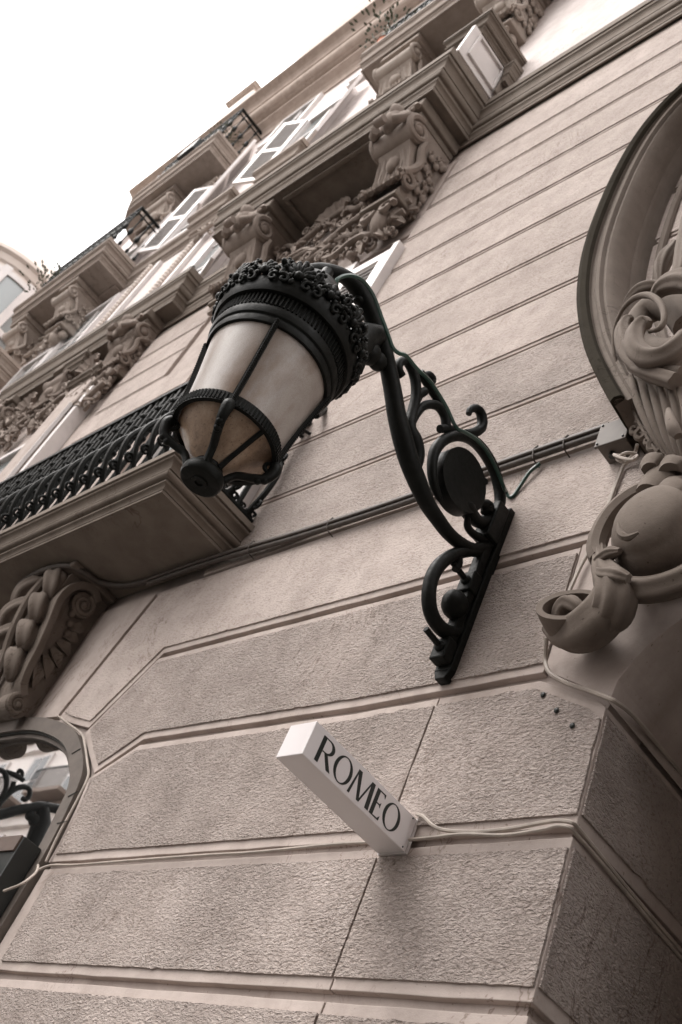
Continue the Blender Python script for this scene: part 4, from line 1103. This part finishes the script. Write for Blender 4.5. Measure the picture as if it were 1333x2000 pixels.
def copy_tree(o, parent=None):
    c = o.copy(); COL.objects.link(c); c.parent = parent
    for ch in o.children: copy_tree(ch, c)
    return c
lamp2 = copy_tree(lamp); lamp2.location = (-2.14*S, 0, -.19*S)
lamp2['label'] = 'second black bracket lamp beyond the arched window, seen mirrored in its pane'
lc = MB().tube(smoothpath([onX(620+a/2.382, 500+b/2.382, LX+.030) for a, b in ((88,140),(92,112),(120,95),(165,92),(215,118),(262,185),(300,285),(330,365),(352,425),(380,452),(415,465),(465,525),(530,590),(600,700),(645,795),(690,822),(750,862),(800,925),(848,1025),(872,1085))]
            + [at(988, 958, .985), at(994, 970, .99), at(1003, 968, .992), at(1016, 950, .99), at(1035, 922, .985), at(1055, 905, .985)], 4), .0038, 6).build('power_cable', M['green_cable'], None, smooth=True)
tag(lc, 'thin green cable tied along the top of the lamp bracket', 'cable')

# ================================================================== SIGN
SG = empty('projecting_sign'); tag(SG, 'white square acrylic box sign reading ROMEO sticking out of the wall', 'sign')
MB().box(-1.1290, -1.0755, .7590, .9945, .6860, .7405).build('sign_box', M['acrylic'], SG, bevel=.0012)
MB().box(-1.1300, -1.0745, .9946, .9990, .6850, .7415).build('end_plate', M['white_wood'], SG)
def ell(cx, cz, rx, rz, n=40): return [(cx+rx*math.cos(2*PI*k/n), cz+rz*math.sin(2*PI*k/n)) for k in range(n)]
def ring2d(outer, inner): return ('ring', outer, inner)
def L_O(w=1.02): return [ring2d(ell(w/2, .5, w/2, .51), ell(w/2, .5, w/2-.155, .475))], w
def L_R():
    n = 16
    bo = [(.20, 1.0)] + [(.40+.36*math.sin(PI*k/n), .735+.265*math.cos(PI*k/n)) for k in range(n+1)] + [(.20, .47)]
    bi = [(.20, .965)] + [(.36+.24*math.sin(PI*k/n), .735+.225*math.cos(PI*k/n)) for k in range(n+1)] + [(.20, .505)]
    return [[(0,0),(.19,0),(.19,1),(0,1)], ring2d(bo, bi), [(.30,.50),(.50,.47),(.90,0),(.69,0)]], .90
def L_M(): return [[(0,0),(.12,0),(.24,.95),(.185,1.0)], [(.185,1.0),(.26,1.0),(.66,.12),(.53,.0)][0:0] or [(.17,1.0),(.37,1.0),(.70,.0),(.56,.0)], [(.62,.0),(.70,.0),(1.06,1.0),(1.00,1.0)], [(1.00,1.0),(1.19,1.0),(1.27,0),(1.07,0)]], 1.27
def L_E(): return [[(0,0),(.19,0),(.19,1),(0,1)], [(.19,1),(.19,.965),(.44,.955),(.52,.84),(.52,1.0)], [(.19,.53),(.19,.495),(.36,.49),(.42,.41),(.42,.62),(.36,.54)], [(.19,0),(.56,0),(.56,.17),(.46,.045),(.19,.035)]], .56
H_ = .0400; yo = .7805; z0_ = .6925; xface = -1.0755
letters = [('R', L_R()), ('O', L_O(1.0)), ('M', L_M()), ('E', L_E()), ('O', L_O(.98))]
gap = [.0, .03, .03, .09, .09]; cur = 0; lm = []
for (ch, (shapes, w)), g_ in zip(letters, gap):
    cur += g_; mb = MB()
    for si, sh in enumerate(shapes):
        xo = xface+.0006+.00008*si
        f3 = lambda p, e=0: (xo+e, yo+(cur+p[0])*H_*.93, z0_+p[1]*H_)
        if sh and sh[0] == 'ring':
            o_, i_ = sh[1], sh[2]; n = len(o_); closed = ch == 'O'
            v = [f3(p) for p in o_]+[f3(p) for p in i_]+[f3(p, -.0008) for p in o_]+[f3(p, -.0008) for p in i_]
            rngk = range(n) if closed else range(n-1); f = []
            for k in rngk:
                k2 = (k+1) % n; f += [(k, k2, n+k2, n+k), (k, 2*n+k, 2*n+k2, k2), (n+k, n+k2, 3*n+k2, 3*n+k)]
            mb.add(v, f)
        else:
            n = len(sh); v = [f3(p) for p in sh]+[f3(p, -.0008) for p in sh]
            mb.add(v, [tuple(range(n)), tuple(range(2*n-1, n-1, -1))]+[(k, (k+1) % n, n+(k+1) % n, n+k) for k in range(n)])
    mb.build('letter', M['ink'], SG)['label'] = 'black letter %s' % ch
    cur += w
for (y, z) in ((.990, .737), (.990, .690)): MB().ball((-1.0752, y-.004, z), .0014, 6, 5).build('screw', M['ink'], SG)

# ================================================================== CABLES, CONDUIT, BOXES
def cable(pts, r, name, mt, label, k=5):
    o = MB().tube(smoothpath(pts, k), r, 7).build(name, M[mt], None, smooth=True); return tag(o, label, 'cable')
cable([at(815, 1590, .992), at(828, 1596, .985), at(845, 1612, .985), at(870, 1622, .987), at(930, 1625, .988), at(1000, 1618, .987), at(1065, 1606, .986), at(1092, 1603, .984), at(1118, 1607, .985)]
      + [onX(1130, 1618, -.797), onX(1155, 1648, -.795), onX(1225, 1735, -.795), onX(1300, 1822, -.795), onX(1420, 1960, -.795)], .0030, 'sign_cable', 'cable', 'cream cable arching out of the sign end and round the pier corner')
cable([at(800, 1640, .990), at(850, 1635, .986), at(905, 1629, .986), at(985, 1631, .987), at(1060, 1620, .986), at(1090, 1613, .985), at(1112, 1616, .984)]
      + [onX(1128, 1632, -.797), onX(1160, 1668, -.796), onX(1225, 1745, -.796), onX(1300, 1835, -.796), onX(1420, 1975, -.796)], .0028, 'sign_cable', 'cable', 'lower of the two cream cables running right from under the sign')
cable([at(735, 1644, .992), at(650, 1649, .990), at(500, 1664, .990), at(400, 1670, .990), at(250, 1681, .990), at(150, 1689, .990), at(100, 1690, .988), at(72, 1700, .975), at(75, 1690, .96), at(70, 1705, .93), at(45, 1725, .90), at(8, 1740, .895)], .0026, 'sign_cable', 'cable', 'thin pale cable lying in the stone joint between sign and black box')
cable([at(90, 1683, .99), at(115, 1630, .988), at(150, 1565, .988), at(172, 1518, .988), at(171, 1490, .988), at(166, 1455, .988), at(160, 1434, .988), at(140, 1418, .988), at(113, 1398, .988)], .0028, 'wall_cable', 'cable', 'painted cable following the right edge of the arched window')
cable([at(1245, 868, .955), at(1240, 885, .97), at(1222, 905, .985), at(1210, 930, .99), at(1165, 1050, .99), at(1135, 1105, .99), at(1110, 1160, .985)], .0034, 'wall_cable', 'cable', 'cream cable dropping diagonally from the junction box to the carved foot')
cable([at(1212, 910, .992), at(1198, 950, .992), at(1180, 1005, .992), at(1160, 1060, .992)], .0012, 'wall_cable', 'cable', 'hair-thin pale wire beside the diagonal cable')
cable([at(1068, 1245, .965), at(1066, 1285, .985), at(1068, 1303, .985), at(1078, 1318, .985), at(1110, 1335, .985), at(1160, 1352, .985), at(1190, 1364, .984)]
      + [onX(1205, 1372, -.778), onX(1240, 1400, -.785), onX(1290, 1460, -.79), onX(1400, 1590, -.795)], .0036, 'wall_cable', 'cable', 'grey cable leaving under the carved foot and curving over the portal corner')
cable([at(1222, 892, .945), at(1200, 888, .935), at(1215, 895, .93), at(1238, 898, .93), at(1245, 890, .935), at(1225, 902, .94), at(1205, 897, .94), at(1222, 885, .93), at(1244, 886, .94)], .003, 'cable_coil', 'cable', 'small coil of spare cable hanging under the junction box', 4)
# conduit bundle along the wall and over the console
def bundle(pts, r, label, mt='conduit'):
    o = MB().tube(smoothpath(pts, 6), r, 10).build('conduit', M[mt], None, smooth=True); tag(o, label, 'conduit')
zc = 1.562
main = [(-.93, .980, 1.562), (-1.20, .982, 1.566), (-1.45, .982, 1.561), (-1.75, .982, 1.570), (-2.02, .982, 1.588), (-2.20, .98, 1.592), (-2.38, .978, 1.588), (-2.50, .965, 1.586), (-2.57, .93, 1.586), (-2.585, .88, 1.582), (-2.62, .838, 1.582), (-2.74, .822, 1.585), (-2.9, .84, 1.585), (-3.0, .9, 1.586), (-3.1, .975, 1.586)]
bundle(main, .0095, 'thick painted conduit running along the wall and round the carved console')
bundle([(x, y-.004, z-.020) for x, y, z in main[:7]], .0065, 'thinner pipe strapped under the thick wall conduit')
bundle([(x+.01*math.sin(i*2), y-.012, z-.012) for i, (x, y, z) in enumerate(main[:7])], .0038, 'loose grey lead in front of the thick wall conduit')
for x in (-1.02, -1.09, -1.33, -1.66, -1.95):
    z = 1.562+(0 if x > -1.8 else .02)
    o = MB().tube([(x, .998, z+.012), (x, .972, z+.010), (x, .966, z-.01), (x, .972, z-.028), (x, .998, z-.030)], .0016, 5).build('cable_clip', M['conduit'], None, smooth=True)
    tag(o, {-1.02:'metal clip on the conduit nearest the grey junction box',-1.09:'second conduit clip left of the junction box, by the lamp cable',-1.33:'conduit clip just left of the lamp bracket',-1.66:'conduit clip on the wall below the lantern',-1.95:'conduit clip nearest the first balcony'}[x], 'clip', 'conduit clips on the wall')
JB = MB(); JB.box(-.920, -.862, .955, .998, 1.468, 1.526); jb = JB.build('junction_box', M['box'], None, bevel=.002); tag(jb, 'square grey junction box on the wall beside the carved cartouche', 'junction box')
MB().box(-.923, -.859, .949, .9548, 1.465, 1.529).build('box_lid', M['box'], jb, bevel=.0015)
for x, z in ((-.917, 1.471), (-.865, 1.471), (-.917, 1.523), (-.865, 1.523)): MB().ball((x, .9485, z), .0026, 6, 5).build('screw', M['ink'], jb)
MB().tube([(-.900, .975, 1.469), (-.900, .975, 1.458)], .006, 8).build('cable_gland', M['ink'], jb)
# black unit and brown box under the arched window
U = MB(); U.box(-2.60, -2.185, .88, .984, .40, .690); u = U.build('shutter_box', M['black_box'], None, bevel=.003); tag(u, 'black metal unit at the foot of the arched window with a cable going in', 'equipment box')
for y, z in ((.905, .66), (.93, .645), (.955, .60), (.905, .56), (.96, .655)): MB().ball((-2.1835, y, z), .004, 7, 5).build('screw', M['box'], u)
MB().box(-2.60, -2.19, .872, .8795, .655, .688).build('front_lip', M['black_box'], u)
U = MB(); U.box(-2.30, -2.100, .935, .984, .10, .735); u2 = U.build('window_casing_box', M['black_box'], None, bevel=.002); tag(u2, 'slim black casing between the black unit and the window jamb', 'equipment box')
MB().box(-2.30, -2.104, .930, .9348, .70, .735).build('front_cover', M['brown_box'], u2)
# small dark iron stub bracket and hooks on the wall behind the lantern
hk = MB(); a = at(640, 800, .995); hk.tube([at(636, 800, .998), at(618, 812, .955)], .010, 8); hk.tube([at(607, 848, .998), at(590, 838, .965)], .005, 6); hk.ball(at(592, 838, .965), .008)
tag(hk.build('wall_anchor', M['iron'], None, smooth=True), 'pair of stubby black iron anchors on the wall behind the lantern', 'anchor')
# drilled holes / plugs in the stucco near the portal
for k, (x, y) in enumerate(((1061, 1357), (1087, 1387), (1118, 1417))):
    p = at(x, y, .994); tag(MB().ball(p, (.0042, .003, .0048), 8, 6).build('wall_plug', M['ink'], None, smooth=True), ['uppermost of three dark plug holes by the portal corner','middle of three dark plug holes by the portal corner','lowest of three dark plug holes by the portal corner'][k], 'plug', 'plug holes by the portal corner')

# ================================================================== PLANTS ON THE BALCONIES
def plant(x, y, z, s, label, pot='terracotta', seed=1):
    P = empty('potted_plant'); tag(P, label, 'plant')
    s_ = s; MB().lathe([(.018*s, 0), (.026*s, .05*s), (.028*s, .05*s), (.020*s, .052*s)], (x, y, z), 12).build('pot', M[pot], P, smooth=True)
    r = random.Random(seed); mb = MB()
    for k in range(260):
        a = r.uniform(0, 6.28); e = r.uniform(.1, 1.4); d = Vector((math.cos(a)*math.cos(e), math.sin(a)*math.cos(e), math.sin(e)))*r.uniform(.04, .13)*s
        b_ = Vector((x, y, z+.05*s)); mb.leaf([b_+d*.86, b_+d*.93, b_+d], [.001, .0038*s, .001], (d.y, -d.x, .5), .2, .001, 3)
    mb.build('foliage', M['leaf'], P)
plant(-3.22, .745, 5.724, 2.2, 'leafy plant at the left end of the high balcony above the main one', seed=3)
plant(-6.95, .76, 5.724, 2.4, 'straggly plant in an orange pot at the far end of the left balcony', seed=4)
plant(-5.75, .80, 7.224, 1.6, 'small orange flower pot behind the bars of the rounded balcony', seed=5)
ac = MB().box(-6.15, -5.93, .66, .715, 7.23, 7.38).build('planter_box', M['black_box'], None, bevel=.004); tag(ac, 'dark box hung on the rail of the rounded top balcony', 'box')

# ================================================================== NEIGHBOURS
FB = empty('corner_building'); tag(FB, 'pale building with a round glazed bay at the far end of the street', 'building')
cx, cyy = -8.75, .74; r_ = .72
MB().lathe([(r_, GZ), (r_, 6.85), (r_*.98, 6.95), (r_*.8, 7.2), (r_*.5, 7.36), (.01, 7.45)], (cx, cyy, 0), 40).build('round_bay', M['far'], FB, smooth=True, auto=30)
for z in (3.7, 5.3, 6.85):
    MB().lathe([(r_, z-.12), (r_+.03, z-.10), (r_+.05, z-.04), (r_+.09, z-.02), (r_+.09, z+.02), (r_, z+.03)], (cx, cyy, 0), 40).build('ring_cornice', M['far'], FB, smooth=True, auto=30)
for zz in (3.85, 5.40):
    for k in range(8):
        a0 = -PI/2-.9+k*.36
        mb = MB(); mb.lathe([(r_+.012, zz+.1), (r_+.012, zz+1.25)], (cx, cyy, 0), 4, a0, a0+.26); mb.build('window', M['pane'], FB)
        for q in (.1, .68, 1.25): mb = MB(); mb.lathe([(r_+.010, zz+q-.03), (r_+.03, zz+q-.03), (r_+.03, zz+q+.03), (r_+.010, zz+q+.03)], (cx, cyy, 0), 5, a0-.08, a0+.28); mb.build('window_frame', M['white_wood'], FB)
        mb = MB(); mb.lathe([(r_+.03, zz+.04), (r_+.03, zz+1.32)], (cx, cyy, 0), 2, a0-.10, a0); mb.build('window_frame', M['white_wood'], FB)
MB().box(-14, -9.2, 1.0, 4, GZ, 6.6).build('wall', M['far'], FB)
def street_front(nm, label, X0, X1, oy, top, mt, bays, step):
    OB = empty(nm); tag(OB, label, 'building')
    MB().box(X0, X1, oy-3, oy, GZ, top).build('wall', M[mt], OB)
    z = 1.0
    while z < top:
        MB().box(X0, X1, oy, oy+.16, z-.06, z+.03).build('string_course', M['opp_dark'], OB, bevel=.01)
        MB().box(X0, X1, oy, oy+.07, z-.20, z-.0601).build('moulding', M[mt], OB); z += 1.25
    wm = {}; fz = -.15; fl = 0
    while fz < top-.9:
        for k in range(bays):
            x = X0+step*(k+.6)
            if fl not in wm:
                a = MB().box(-.27, .27, oy, oy+.04, fz, fz+.86).build('window', M['white_wood'], OB)
                for q in (-1, 1):
                    for zz in (0, 1): MB().box(*sorted((q*.015, q*.22)), oy+.0402, oy+.044, fz+.04+zz*.40, fz+.40+zz*.42).build('pane', M['dark_pane'], a)
                wm[fl] = a; a.location = (x*S, 0, 0)
                if fl > 0:
                    MB().box(-.42, .42, oy+.0403, oy+.36, fz-.06, fz-.01).build('balcony_slab', M['opp_dark'], a)
                    mb = MB(); mb.box(-.42, .42, oy+.345, oy+.36, fz+.27, fz+.29)
                    for i in range(22): mb.box(-.42+i*.04, -.413+i*.04, oy+.348, oy+.356, fz-.01, fz+.27)
                    mb.build('balcony_rail', M['rail'], a)
            else:
                a = wm[fl].copy(); COL.objects.link(a); a.parent = OB; a.location = (x*S, 0, 0)
                for ch in wm[fl].children: cc = ch.copy(); COL.objects.link(cc); cc.parent = a
        fz += 1.25; fl += 1
street_front('opposite_building', 'pale apartment block across the street, mirrored in the arched window', -30, -7.5, -3.6, 10.5, 'opp', 18, 1.22)
street_front('sky_blocker_house', 'unseen brown house added behind the camera to block sky light', -.6, 34, -3.2, 9.5, 'opp_dark', 9, 1.3)  # added out of view to keep sky light off the right-facing sides
